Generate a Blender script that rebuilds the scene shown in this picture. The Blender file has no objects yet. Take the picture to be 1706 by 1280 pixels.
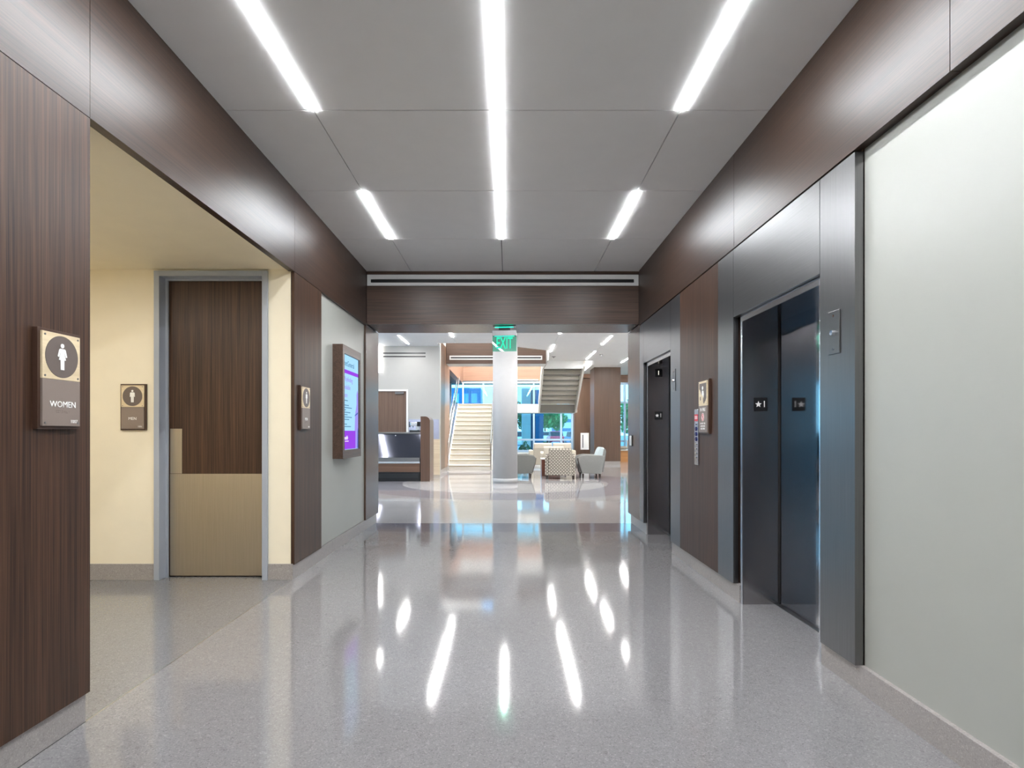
import bpy, bmesh, math, random
from mathutils import Vector, Matrix, Euler
random.seed(7)
C = bpy.context.scene.collection
SC = bpy.context.scene
R = math.radians
PI = math.pi

# ------------------------------------------------------------------ camera
F = 950.0                                   # focal length in pixels of a 1706 px wide frame
cam_d = bpy.data.cameras.new('camera')
cam = bpy.data.objects.new('camera', cam_d); C.objects.link(cam)
cam.location = (0, 0, 1.25); cam.rotation_euler = (R(90), 0, 0)
cam_d.sensor_fit = 'HORIZONTAL'; cam_d.sensor_width = 36.0
cam_d.lens = 36.0 * F / 1706
cam_d.shift_x = (853 - 847) / 1706
cam_d.shift_y = (720 - 640) / 1706
cam_d.clip_start = 0.05; cam_d.clip_end = 500
SC.camera = cam

# ------------------------------------------------------------------ exposure, sky
SC.view_settings.view_transform = 'Standard'
SC.view_settings.look = 'None'
SC.view_settings.gamma = 1.0
SC.view_settings.use_curve_mapping = False
SC.view_settings.exposure = 0.16
SC.cycles.use_denoising = True
SC.cycles.max_bounces = 10
SC.cycles.diffuse_bounces = 6
SC.cycles.glossy_bounces = 5
SC.cycles.transparent_max_bounces = 16
SC.cycles.sample_clamp_indirect = 6.0
SC.cycles.use_light_tree = True

LAMP = 104.0          # radiance of the corridor strips
LAMP_LOBBY = 98.0
WARMISH = (1.0, 0.985, 0.965)
COOL = (0.93, 0.96, 1.0)

w = bpy.data.worlds.new('sky'); SC.world = w; w.use_nodes = True
nt = w.node_tree; nt.nodes.clear()
wo = nt.nodes.new('ShaderNodeOutputWorld'); bg = nt.nodes.new('ShaderNodeBackground')
tc = nt.nodes.new('ShaderNodeTexCoord'); sx = nt.nodes.new('ShaderNodeSeparateXYZ')
cr = nt.nodes.new('ShaderNodeValToRGB')
cr.color_ramp.elements[0].position = 0.48; cr.color_ramp.elements[0].color = (0.80, 0.90, 1.0, 1)
cr.color_ramp.elements[1].position = 1.0; cr.color_ramp.elements[1].color = (0.42, 0.66, 1.0, 1)
mr = nt.nodes.new('ShaderNodeMapRange'); mr.inputs[1].default_value = -1
nt.links.new(tc.outputs['Generated'], sx.inputs[0]); nt.links.new(sx.outputs[2], mr.inputs[0])
nt.links.new(mr.outputs[0], cr.inputs[0]); nt.links.new(cr.outputs[0], bg.inputs[0])
bg.inputs[1].default_value = 3.6
nt.links.new(bg.outputs[0], wo.inputs[0])

# ------------------------------------------------------------------ materials
def lin(c):
    c = c / 255.0
    return c / 12.92 if c <= 0.04045 else ((c + 0.055) / 1.055) ** 2.4
def rgb(r, g, b): return (lin(r), lin(g), lin(b), 1.0)

def new_mat(name):
    m = bpy.data.materials.new(name); m.use_nodes = True
    n = m.node_tree.nodes; p = n['Principled BSDF']
    return m, m.node_tree, p

def objcoord(nt, scale=(1, 1, 1)):
    t = nt.nodes.new('ShaderNodeTexCoord'); mp = nt.nodes.new('ShaderNodeMapping')
    mp.inputs['Scale'].default_value = scale
    nt.links.new(t.outputs['Object'], mp.inputs['Vector'])
    return mp.outputs[0]

def noise(nt, vec, scale, detail=2.0, rough=0.5):
    n = nt.nodes.new('ShaderNodeTexNoise'); n.inputs['Scale'].default_value = scale
    n.inputs['Detail'].default_value = detail; n.inputs['Roughness'].default_value = rough
    nt.links.new(vec, n.inputs['Vector']); return n.outputs['Fac']

def ramp(nt, fac, stops):
    r = nt.nodes.new('ShaderNodeValToRGB'); e = r.color_ramp.elements
    e[0].position, e[0].color = stops[0]; e[1].position, e[1].color = stops[-1]
    for p, c in stops[1:-1]:
        k = e.new(p); k.color = c
    nt.links.new(fac, r.inputs[0]); return r.outputs[0]

def bump(nt, p, h, strength, dist=0.002):
    b = nt.nodes.new('ShaderNodeBump'); b.inputs['Strength'].default_value = strength
    b.inputs['Distance'].default_value = dist
    nt.links.new(h, b.inputs['Height']); nt.links.new(b.outputs[0], p.inputs['Normal'])

def plain(name, col, rough=0.5, metal=0.0, vary=0.04, spec=0.5, nscale=6.0):
    """paint, plastic or fabric with a slight procedural unevenness"""
    m, nt, p = new_mat(name)
    f = noise(nt, objcoord(nt), nscale, 3)
    a = tuple(max(0, c * (1 - vary)) for c in col[:3]) + (1,)
    b = tuple(min(1, c * (1 + vary)) for c in col[:3]) + (1,)
    nt.links.new(ramp(nt, f, [(0.3, a), (0.7, b)]), p.inputs['Base Color'])
    p.inputs['Roughness'].default_value = rough; p.inputs['Metallic'].default_value = metal
    p.inputs['Specular IOR Level'].default_value = spec
    return m

def wood(name, axis, dark, light, rough=0.38, fine=140.0, spec=0.5):
    """laminate with fine grain running along one axis"""
    m, nt, p = new_mat(name)
    s = [1.0, 1.0, 1.0]; s[axis] = 0.012
    v = objcoord(nt, tuple(s))
    f1 = noise(nt, v, fine, 3, 0.6); f2 = noise(nt, v, fine * 0.16, 2)
    mx = nt.nodes.new('ShaderNodeMath'); mx.operation = 'MULTIPLY_ADD'
    mx.inputs[1].default_value = 0.25; nt.links.new(f2, mx.inputs[0])
    m2 = nt.nodes.new('ShaderNodeMath'); m2.operation = 'MULTIPLY'; m2.inputs[1].default_value = 0.75
    nt.links.new(f1, m2.inputs[0]); nt.links.new(m2.outputs[0], mx.inputs[2])
    nt.links.new(ramp(nt, mx.outputs[0], [(0.33, dark), (0.5, tuple((a + b) / 2 for a, b in zip(dark, light))), (0.67, light)]), p.inputs['Base Color'])
    p.inputs['Roughness'].default_value = rough
    p.inputs['Specular IOR Level'].default_value = spec
    bump(nt, p, f1, 0.06)
    return m

def brushed(name, col, rough, axis=2, b=0.05, metal=1.0):
    m, nt, p = new_mat(name)
    s = [1.0, 1.0, 1.0]; s[axis] = 0.01
    f = noise(nt, objcoord(nt, tuple(s)), 260.0, 3, 0.6)
    a = tuple(c * 0.92 for c in col[:3]) + (1,); c2 = tuple(min(1, c * 1.06) for c in col[:3]) + (1,)
    nt.links.new(ramp(nt, f, [(0.3, a), (0.7, c2)]), p.inputs['Base Color'])
    p.inputs['Metallic'].default_value = metal; p.inputs['Roughness'].default_value = rough
    bump(nt, p, f, b, 0.001)
    return m

def terrazzo(name, base, rough=0.1, contrast=0.6):
    m, nt, p = new_mat(name)
    v = objcoord(nt)
    vo = nt.nodes.new('ShaderNodeTexVoronoi'); vo.inputs['Scale'].default_value = 210.0
    nt.links.new(v, vo.inputs['Vector'])
    sp = nt.nodes.new('ShaderNodeSeparateColor'); nt.links.new(vo.outputs['Color'], sp.inputs[0])
    def k(f): return tuple(min(1, c * f) for c in base[:3]) + (1,)
    d = contrast
    col = ramp(nt, sp.outputs[0], [(0.0, k(1 - 0.62 * d)), (0.06, k(1 - 0.45 * d)), (0.1, k(1 - 0.14 * d)), (0.5, k(1.0)), (0.88, k(1 + 0.16 * d)), (0.93, k(1 + 0.55 * d)), (1.0, k(1 + 0.8 * d))])
    vb = nt.nodes.new('ShaderNodeTexVoronoi'); vb.inputs['Scale'].default_value = 55.0
    nt.links.new(v, vb.inputs['Vector'])
    s2 = nt.nodes.new('ShaderNodeSeparateColor'); nt.links.new(vb.outputs['Color'], s2.inputs[0])
    big = ramp(nt, s2.outputs[1], [(0.0, k(1 - 0.5 * d)), (0.025, k(1 - 0.4 * d)), (0.03, k(1)), (0.96, k(1.05)), (0.97, k(1 + 0.5 * d)), (1.0, k(1 + 0.6 * d))])
    mixn = nt.nodes.new('ShaderNodeMix'); mixn.data_type = 'RGBA'; mixn.inputs[0].default_value = 0.3
    nt.links.new(col, mixn.inputs[6]); nt.links.new(big, mixn.inputs[7])
    # soft clouding over metres
    f = noise(nt, v, 0.9, 3)
    br = nt.nodes.new('ShaderNodeMix'); br.data_type = 'RGBA'; br.blend_type = 'MULTIPLY'; br.inputs[0].default_value = 1.0
    nt.links.new(mixn.outputs[2], br.inputs[6])
    nt.links.new(ramp(nt, f, [(0.3, (0.93, 0.93, 0.94, 1)), (0.7, (1, 1, 1, 1))]), br.inputs[7])
    nt.links.new(br.outputs[2], p.inputs['Base Color'])
    p.inputs['Roughness'].default_value = rough
    p.inputs['IOR'].default_value = 1.68
    f3 = noise(nt, v, 2.2, 2)
    bump(nt, p, f3, 0.05, 0.01)
    return m

def emit(name, col, strength):
    m = bpy.data.materials.new(name); m.use_nodes = True
    n = m.node_tree; n.nodes.clear()
    o = n.nodes.new('ShaderNodeOutputMaterial'); e = n.nodes.new('ShaderNodeEmission')
    e.inputs[0].default_value = tuple(col[:3]) + (1,); e.inputs[1].default_value = strength
    n.links.new(e.outputs[0], o.inputs[0]); return m

def glass(name, tint, gloss=0.08, rough=0.0):
    """thin clear or tinted pane: tinted transmission plus fresnel reflection"""
    m = bpy.data.materials.new(name); m.use_nodes = True
    n = m.node_tree; n.nodes.clear()
    o = n.nodes.new('ShaderNodeOutputMaterial'); t = n.nodes.new('ShaderNodeBsdfTransparent')
    g = n.nodes.new('ShaderNodeBsdfGlossy'); mx = n.nodes.new('ShaderNodeMixShader')
    lw = n.nodes.new('ShaderNodeLayerWeight'); lw.inputs[0].default_value = 0.25
    mr = n.nodes.new('ShaderNodeMapRange'); mr.inputs[3].default_value = gloss * 0.5; mr.inputs[4].default_value = 0.7
    n.links.new(lw.outputs['Fresnel'], mr.inputs[0])
    t.inputs[0].default_value = tuple(tint[:3]) + (1,); g.inputs['Roughness'].default_value = rough
    n.links.new(mr.outputs[0], mx.inputs[0]); n.links.new(t.outputs[0], mx.inputs[1])
    n.links.new(g.outputs[0], mx.inputs[2]); n.links.new(mx.outputs[0], o.inputs[0])
    return m

WD, WL = rgb(34, 20, 12), rgb(82, 57, 42)
M = {}
M['wood_z'] = wood('dark laminate, upright grain', 2, WD, WL, 0.42, spec=0.34)
M['wood_y'] = wood('dark laminate, grain along the corridor', 1, rgb(35, 22, 14), rgb(64, 44, 32))
M['wood_x'] = wood('dark laminate, grain across', 0, rgb(55, 39, 30), rgb(98, 74, 60))
M['wood_gloss'] = wood('dark laminate, satin', 2, rgb(55, 39, 30), rgb(98, 74, 60), 0.26)
M['wood_edge'] = plain('laminate edge band', rgb(62, 42, 32), 0.5)
M['tan_wood'] = wood('tan laminate', 0, rgb(116, 84, 66), rgb(142, 108, 88), 0.45, 60)
M['planter_wood'] = wood('warm bench wood', 0, rgb(170, 116, 66), rgb(205, 150, 94), 0.45, 60)
M['steel'] = brushed('brushed stainless steel', rgb(130, 129, 130), 0.33)
M['steel_y'] = brushed('brushed stainless steel, level grain', rgb(130, 129, 130), 0.33, 1)
M['dark_steel'] = brushed('dark polished steel', rgb(178, 175, 176), 0.18, 2, 0.02)
M['door_steel'] = brushed('elevator door steel', rgb(150, 149, 152), 0.09, 2, 0.012)
M['bright_steel'] = brushed('bright steel edge', rgb(215, 216, 220), 0.22)
M['bronze_steel'] = brushed('satin kick plate', rgb(186, 176, 160), 0.4)
M['chrome'] = plain('chrome', rgb(225, 226, 228), 0.08, 1.0, 0.01)
M['pale_wall'] = plain('pale grey green wall panel', rgb(163, 164, 157), 0.36, 0, 0.01)
M['cream'] = plain('cream paint', rgb(240, 230, 206), 0.6, 0, 0.015)
M['cream_ceiling'] = plain('tan ceiling paint', rgb(242, 231, 204), 0.65, 0, 0.015)
M['wall_white'] = plain('lobby wall paint', rgb(178, 177, 174), 0.55, 0, .01)
M['white'] = plain('white paint', rgb(236, 236, 234), 0.55, 0, 0.012)
M['ceil'] = plain('ceiling panel', rgb(246, 245, 243), 0.6, 0, 0.01)
M['void'] = plain('shadow gap', rgb(26, 24, 24), 0.8)
M['joint'] = plain('ceiling joint', rgb(95, 94, 94), 0.8)
M['terr'] = terrazzo('grey terrazzo', rgb(127, 125, 125), 0.075)
M['terr_dark'] = terrazzo('darker grey terrazzo', rgb(118, 117, 118), 0.09)
M['terr_strip'] = terrazzo('slate terrazzo', rgb(104, 103, 112), 0.075)
M['terr_lobby'] = terrazzo('light terrazzo', rgb(172, 169, 168), 0.06, 0.4)
M['terr_ring'] = terrazzo('mauve grey terrazzo', rgb(146, 143, 150), 0.06, 0.4)
M['terr_disc'] = terrazzo('pale terrazzo', rgb(184, 181, 181), 0.06, 0.4)
M['base'] = terrazzo('terrazzo skirting', rgb(156, 150, 146), 0.3)
M['frame_grey'] = plain('grey painted door frame', rgb(160, 166, 176), 0.4, 0.0, 0.02)
M['lamp'] = emit('lamp diffuser', COOL, LAMP)
M['lamp_lobby'] = emit('lobby lamp diffuser', WARMISH, LAMP_LOBBY)
M['well_fill'] = emit('added stair well fill', WARMISH, 600.0)  # for the unseen lights added above the stair
M['lamp_soft'] = emit('wall lamp diffuser', WARMISH, 8.0)
M['lamp_warm'] = emit('warm downlight', (1.0, 0.96, 0.89), 175.0)
M['black'] = plain('black plastic', rgb(18, 18, 20), 0.4)
M['sign_back'] = plain('sign backer', rgb(66, 44, 33), 0.45)
M['sign_cream'] = wood('sign maple plate', 0, rgb(206, 186, 150), rgb(226, 208, 174), 0.4, 60)
M['sign_grey'] = plain('sign taupe plate', rgb(128, 114, 105), 0.45, 0, 0.02)
M['sign_disc'] = plain('sign disc', rgb(100, 88, 82), 0.45, 0, 0.02)
M['sign_white'] = plain('sign white', rgb(244, 242, 238), 0.5, 0, 0.01)
M['red'] = plain('red print', rgb(205, 40, 52), 0.4)
M['navy'] = plain('dark blue button', rgb(24, 22, 88), 0.25)
M['glass_blue'] = glass('blue tinted glass', (0.55, 0.85, 0.96), 0.08)
M['glass_clear'] = glass('clear guard glass', (0.90, 0.965, 0.965), 0.10)
M['win_frame'] = plain('window frame', rgb(176, 205, 226), 0.35, 0.3, 0.02)

# ------------------------------------------------------------------ helpers
def add_box(bm, x0, x1, y0, y1, z0, z1, bev=0.0):
    g = bmesh.ops.create_cube(bm, size=1.0)
    vs = g['verts']
    for v in vs:
        v.co = Vector((x0 + (v.co.x + .5) * (x1 - x0), y0 + (v.co.y + .5) * (y1 - y0), z0 + (v.co.z + .5) * (z1 - z0)))
    if bev > 0:
        es = list({e for v in vs for e in v.link_edges})
        bmesh.ops.bevel(bm, geom=es, offset=bev, segments=2, profile=0.5, affect='EDGES')
    return bm

def box(x0, x1, y0, y1, z0, z1, bev=0.0):
    return add_box(bmesh.new(), x0, x1, y0, y1, z0, z1, bev)

def add_prism(bm, pts, axis, a0, a1, bev=0.0):
    """polygon pts (2-D) extruded along axis from a0 to a1; axis 0: pts=(y,z), 1: (x,z), 2: (x,y)"""
    def P(u, v, a):
        return (a, u, v) if axis == 0 else ((u, a, v) if axis == 1 else (u, v, a))
    A = [bm.verts.new(P(u, v, a0)) for u, v in pts]; B = [bm.verts.new(P(u, v, a1)) for u, v in pts]
    n = len(pts); fs = [bm.faces.new(A[::-1]), bm.faces.new(B)]
    for i in range(n):
        fs.append(bm.faces.new((A[i], A[(i + 1) % n], B[(i + 1) % n], B[i])))
    bmesh.ops.recalc_face_normals(bm, faces=fs)
    if bev > 0:
        es = list({e for f in fs for e in f.edges})
        bmesh.ops.bevel(bm, geom=es, offset=bev, segments=2, profile=0.5, affect='EDGES')
    return bm

def prism(pts, axis, a0, a1, bev=0.0): return add_prism(bmesh.new(), pts, axis, a0, a1, bev)

def add_cyl(bm, p, q, r, r2=None, seg=20):
    p, q = Vector(p), Vector(q); d = q - p
    mt = Matrix.Translation((p + q) / 2) @ d.to_track_quat('Z', 'Y').to_matrix().to_4x4()
    bmesh.ops.create_cone(bm, cap_ends=True, segments=seg, radius1=r, radius2=r if r2 is None else r2, depth=d.length, matrix=mt)
    return bm

def cyl(p, q, r, r2=None, seg=20): return add_cyl(bmesh.new(), p, q, r, r2, seg)

def circle(cx, cy, r, n=40, ry=None):
    ry = ry or r
    return [(cx + r * math.cos(2 * PI * i / n), cy + ry * math.sin(2 * PI * i / n)) for i in range(n)]

def obj(name, bm, mat, parent=None, kind=None, local=False, smooth=False):
    """link a bmesh as ONE mesh object. Geometry is in world metres unless local (then in its parent's frame)."""
    me = bpy.data.meshes.new(name); bm.to_mesh(me); bm.free()
    me.materials.append(M[mat] if isinstance(mat, str) else mat)
    if smooth:
        for p in me.polygons: p.use_smooth = True
    o = bpy.data.objects.new(name, me); C.objects.link(o)
    if parent is not None:
        o.parent = parent
        if not local:
            off = Vector((0, 0, 0)); q = parent
            while q is not None:
                off += q.location; q = q.parent
            me.transform(Matrix.Translation(-off))
    if kind: o['kind'] = kind
    return o

def tag(o, label, cat, group=None):
    o['label'] = label; o['category'] = cat
    if group: o['group'] = group
    return o

def thing(name, label, cat, loc=(0, 0, 0), rot=(0, 0, 0), group=None):
    o = bpy.data.objects.new(name, None); C.objects.link(o); o.empty_display_size = 0.1
    o.location = loc; o.rotation_euler = rot
    return tag(o, label, cat, group)

def struct(name, bm, mat, label=None, smooth=False):
    o = obj(name, bm, mat, None, 'structure', smooth=smooth)
    if label: o['label'] = label
    return o

def copy_tree(o, parent=None):
    c = o.copy(); C.objects.link(c)
    if parent is not None: c.parent = parent
    for ch in list(o.children): copy_tree(ch, c)
    return c

FRONT, ONLEFT, ONRIGHT = (R(90), 0, 0), (R(90), 0, R(90)), (R(90), 0, R(-90))

def text(name, s, size, x, y, z, mat, parent, depth=0.0012, align='CENTER', sx=1.0, bold=0.0):
    """lettering as a thin mesh in the parent's frame (x right, y up, z out)"""
    cu = bpy.data.curves.new('t', 'FONT'); cu.body = s; cu.size = size; cu.extrude = depth / 2
    cu.offset = bold; cu.align_x = align; cu.align_y = 'CENTER'; cu.resolution_u = 3
    t = bpy.data.objects.new('t', cu); C.objects.link(t)
    dg = bpy.context.evaluated_depsgraph_get()
    me = bpy.data.meshes.new_from_object(t.evaluated_get(dg))
    bpy.data.objects.remove(t); bpy.data.curves.remove(cu)
    me.transform(Matrix.Translation((x, y, z)) @ Matrix.Diagonal((sx, 1, 1, 1)))
    me.materials.clear(); me.materials.append(M[mat] if isinstance(mat, str) else mat)
    o = bpy.data.objects.new(name, me); C.objects.link(o); o.parent = parent
    return o

# ------------------------------------------------------------------ dimensions
XL, XR = -1.81, 1.665          # faces of the corridor's wood walls
ZC, ZB = 3.305, 2.61           # corridor ceiling, underside of the wood beams
YB = -4.5                      # corridor end behind the camera
YP0, YP1, ZP = 7.284, 7.94, 2.63   # portal front, back and underside
YA0, YA1 = 2.467, 4.83         # alcove opening
ZL = 3.75                      # lobby ceiling
G = 0.004

# ------------------------------------------------------------------ floor
fl = struct('floor', box(-7.2, 7.2, YB - .3, 25.4, -0.2, -0.012), 'terr', 'polished terrazzo floor of corridor and lobby')
def fpiece(name, bm, mat): return obj(name, bm, mat, fl)
fpiece('terrazzo_field', box(-1.822, 2.1, YB, 7.148, -0.012, 0), 'terr')
fpiece('terrazzo_field', box(-4.4, -1.828, 2.3, 5.0, -0.012, 0), 'terr_dark')
fpiece('divider_strip', box(-1.828, -1.822, 2.46, 4.83, -0.012, 0.0006), 'bright_steel')
fpiece('terrazzo_band', box(-2.0, 2.1, 7.152, 7.808, -0.012, 0), 'terr_strip')
CX, CY, R1, R2 = -0.08, 14.1, 2.5, 3.6
def flat_ring(inner, outer):
    bm = bmesh.new(); n = len(inner)
    A = [bm.verts.new((x, y, 0)) for x, y in inner]; B = [bm.verts.new((x, y, 0)) for x, y in outer]
    for i in range(n):
        bm.faces.new((A[i], B[i], B[(i + 1) % n], A[(i + 1) % n]))
    bmesh.ops.recalc_face_normals(bm, faces=bm.faces[:])
    for f in bm.faces:
        if f.normal.z < 0: f.normal_flip()
    r = bmesh.ops.extrude_face_region(bm, geom=bm.faces[:])
    for v in r['geom']:
        if isinstance(v, bmesh.types.BMVert): v.co.z -= 0.012
    bmesh.ops.recalc_face_normals(bm, faces=bm.faces[:])
    return bm
rx0, rx1, ry0, ry1 = -7.0, 7.0, 7.812, 25.2
angs = sorted([2 * PI * i / 96 for i in range(96)] + [math.atan2(yy - CY, xx - CX) % (2 * PI) for xx in (rx0, rx1) for yy in (ry0, ry1)])
def on_rect(a):
    c, s = math.cos(a), math.sin(a)
    t = min([(rx1 - CX) / c if c > 1e-9 else 1e9, (rx0 - CX) / c if c < -1e-9 else 1e9, (ry1 - CY) / s if s > 1e-9 else 1e9, (ry0 - CY) / s if s < -1e-9 else 1e9])
    return (CX + c * t, CY + s * t)
def circ(r): return [(CX + r * math.cos(a), CY + r * math.sin(a)) for a in angs]
fpiece('terrazzo_field', flat_ring(circ(R2 + .003), [on_rect(a) for a in angs]), 'terr_lobby')
fpiece('terrazzo_ring', flat_ring(circ(R1 + .003), circ(R2 - .003)), 'terr_ring')
fpiece('terrazzo_disc', prism(circ(R1 - .003), 2, -0.012, 0), 'terr_disc')

# ------------------------------------------------------------------ corridor ceiling
ce = struct('ceiling', box(-2.1, 2.3, YB - .2, YP0 + .1, ZC + .018, ZC + .12), 'joint', 'white panelled corridor ceiling')
XJ = [XL, -1.245, -0.075, 1.10, XR]
YJ = [YB] + [round(2.43 - 1.212 * k, 3) for k in range(5, 0, -1)] + [2.43, 3.642, 4.856, 6.063, YP0 + .02]
for i in range(4):
    for j in range(len(YJ) - 1):
        obj('ceiling_panel', box(XJ[i] + (G if i else -.02), XJ[i + 1] - (G if i < 3 else -.02), YJ[j] + G, YJ[j + 1] - G, ZC, ZC + .018), 'ceil', ce)

def strip_light(x, y0, y1, z, mat, label, group, wid=0.046, drop=0.006):
    t = thing('linear_ceiling_light', label, 'ceiling light', ((x), (y0 + y1) / 2, z), group=group)
    wh = wid / 2
    bm = bmesh.new()
    add_box(bm, x - wh - .0015, x - wh, y0, y1, z - drop * .25, z - .0005)
    add_box(bm, x + wh, x + wh + .0015, y0, y1, z - drop * .25, z - .0005)
    obj('trim', bm, 'white', t)
    obj('diffuser', box(x - wh, x + wh, y0 + .002, y1 - .002, z - drop, z - .0005), mat, t)
    return t
gc = 'corridor ceiling strip lights'
strip_light(-1.245, 4.862, 6.058, ZC, 'lamp', 'short strip light in the ceiling above the display screen', gc)
strip_light(-1.245, 2.436, 3.638, ZC, 'lamp', 'long strip light in the corridor ceiling in front of the alcove', gc)
strip_light(1.10, 4.862, 6.058, ZC, 'lamp', 'short strip light in the ceiling above the fire exit sign', gc)
strip_light(1.10, 2.436, 3.638, ZC, 'lamp', 'long strip light in the corridor ceiling in front of the near elevator', gc)
strip_light(-0.075, 4.862, 6.063, ZC, 'lamp', 'middle row strip light closest to the wood portal', gc)
strip_light(-0.075, 3.646, 4.852, ZC, 'lamp', 'middle row strip light, second from the wood portal', gc)
strip_light(-0.075, 2.436, 3.638, ZC, 'lamp', 'middle row strip light, third from the wood portal', gc)
for x, y0, y1, l in ((-1.245, 0.0, 1.21, 'over the wood wall with the women sign'), (1.10, 0.0, 1.21, 'over the pale glass wall panel'), (-1.245, 1.222, 2.424, 'over the front edge of the alcove opening'), (1.10, 1.222, 2.424, 'over the steel panel edge before the near elevator'), (-0.075, 1.222, 2.424, 'of the middle row, fourth from the portal'),
                     (-0.075, 0.0, 1.21, 'of the middle row, fifth from the portal'), (-0.075, -2.4, -1.2, 'of the middle row, by the closed corridor end'),
                     (-1.245, -2.4, -1.2, 'over the wood wall by the closed corridor end'), (1.10, -2.4, -1.2, 'over the pale wall by the closed corridor end')):
    strip_light(x, y0, y1, ZC, 'lamp', 'corridor strip light ' + l, gc)

# ------------------------------------------------------------------ left wall of the corridor
wl = struct('wall_left', box(-2.05, -1.84, -1.8, YA0 - .012, 0, ZC + .05), 'wood_edge', 'left corridor wall clad in dark wood and pale panels')
def lpiece(name, bm, mat): return obj(name, bm, mat, wl)
lpiece('wall_core', box(-2.05, -1.845, YA1 + .012, YP1, 0, ZC + .05), 'pale_wall')
lpiece('wall_core', box(-2.05, -1.842, YA0 - .02, YA1 + .02, ZB + .03, ZC + .05), 'wood_edge')
lpiece('wall_core', box(-2.05, -1.84, YB, -3.6, 0, ZC + .05), 'wood_edge')
lpiece('wall_core', box(-2.05, -1.845, -3.6, -1.8, 2.6, ZC + .05), 'wood_edge')
for a, b in ((YB, -3.6), (-1.8, -.3), (-.296, 1.2), (1.204, YA0)):
    lpiece('wood_panel', box(-1.84, XL, a, b, .127, ZB - .004), 'wood_z')
lpiece('wood_panel', box(-1.84, XL, YA1 - .006, 5.52, .127, ZB - .004), 'wood_z')
lpiece('pale_panel', box(-1.846, -1.832, 5.523, 7.236, .132, ZB - .002), 'pale_wall')
lpiece('wood_panel', box(-1.846, XL, 7.24, YP1, .127, ZP - .012), 'wood_gloss')
for a, b in ((YB, 0.1), (.103, YA0 - .0015), (YA0 + .0015, YA1 - .0015), (YA1 + .0015, YP0 - .012)):
    lpiece('beam_panel', box(-1.86, XL, a, b, ZB, ZC), 'wood_y')
bl = struct('baseboard_left', box(-1.845, -1.826, -1.8, YA0 - .004, 0, .125), 'base')
obj('baseboard_piece', box(-1.845, -1.826, YB, -3.6, 0, .125), 'base', bl)
for a, b in ((4.815, 5.9), (5.903, 7.0), (7.003, 7.86)):
    obj('baseboard_piece', box(-1.845, -1.822, a, b, 0, .128), 'base', bl)

# glazing in the corridor wall behind the viewer
def window(name, label, x0, x1, y0, y1, z0, z1, axis, muls, rails, pane='glass_blue', fw=.06):
    """framed glazing; axis 1: in a wall across (constant y), axis 0: in a side wall (constant x)"""
    bm = bmesh.new()
    def bar(u0, u1, a, b):
        if axis == 1: add_box(bm, u0, u1, y0, y1, a, b)
        else: add_box(bm, x0, x1, u0, u1, a, b)
    U0, U1 = (x0, x1) if axis == 1 else (y0, y1)
    bar(U0, U0 + fw, z0, z1); bar(U1 - fw, U1, z0, z1); bar(U0 + fw, U1 - fw, z0, z0 + fw); bar(U0 + fw, U1 - fw, z1 - fw, z1)
    wn = struct(name, bm, 'win_frame', label)
    us = [U0 + fw] + sorted(muls) + [U1 - fw]; zs = [z0 + fw] + sorted(rails) + [z1 - fw]
    h = fw * .4
    for u in muls:
        obj('mullion', box(u - h, u + h, y0, y1, z0 + fw, z1 - fw) if axis == 1 else box(x0, x1, u - h, u + h, z0 + fw, z1 - fw), 'win_frame', wn)
    for i in range(len(us) - 1):
        a, b = us[i] + (h if i else 0), us[i + 1] - (h if i < len(us) - 2 else 0)
        for z in rails:
            obj('rail', box(a, b, y0 + .01, y1 - .01, z - h, z + h) if axis == 1 else box(x0 + .01, x1 - .01, a, b, z - h, z + h), 'win_frame', wn)
        for j in range(len(zs) - 1):
            c, d = zs[j] + (h if j else 0), zs[j + 1] - (h if j < len(zs) - 2 else 0)
            if axis == 1: bm = box(a, b, (y0 + y1) / 2 - .006, (y0 + y1) / 2 + .006, c, d)
            else: bm = box((x0 + x1) / 2 - .006, (x0 + x1) / 2 + .006, a, b, c, d)
            obj('pane', bm, pane, wn)
    return wn
window('window_6', 'blue tinted glazing in the left corridor wall behind the viewer', -2.0, -1.88, -3.6, -1.8, 0, 2.6, 0, [-2.7], [1.05])
struct('wall_end', box(-2.05, 2.3, YB - .15, YB, 0, ZC + .1), 'pale_wall', 'pale panelled end of the corridor behind the viewer')

# alcove behind the left opening
wa = struct('wall_alcove', box(-4.4, -3.0, YA1, YA1 + .15, 0, 2.66), 'cream', 'cream painted back wall of the restroom alcove')
obj('wall_piece', box(-3.0, -2.03, YA1, YA1 + .15, 2.62, 2.66), 'cream', wa)
obj('wall_piece', box(-2.04, -1.842, YA1, YA1 + .15, 0, 2.66), 'cream', wa)
obj('wall_side', box(-4.4, -4.25, 2.3, YA1, 0, 2.66), 'cream', wa)
obj('wall_near', box(-4.4, -1.845, 2.32, YA0 - .014, 0, 2.66), 'cream', wa)
struct('alcove_ceiling', box(-4.4, -1.862, 2.3, YA1 + .1, 2.627, 2.7), 'cream_ceiling', 'tan painted ceiling of the restroom alcove')
ba = struct('baseboard_alcove', box(-4.25, -2.99, YA1 - .012, YA1, 0, .134), 'base')
obj('baseboard_piece', box(-2.033, -1.823, YA1 - .012, YA1, 0, .134), 'base', ba)
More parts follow.
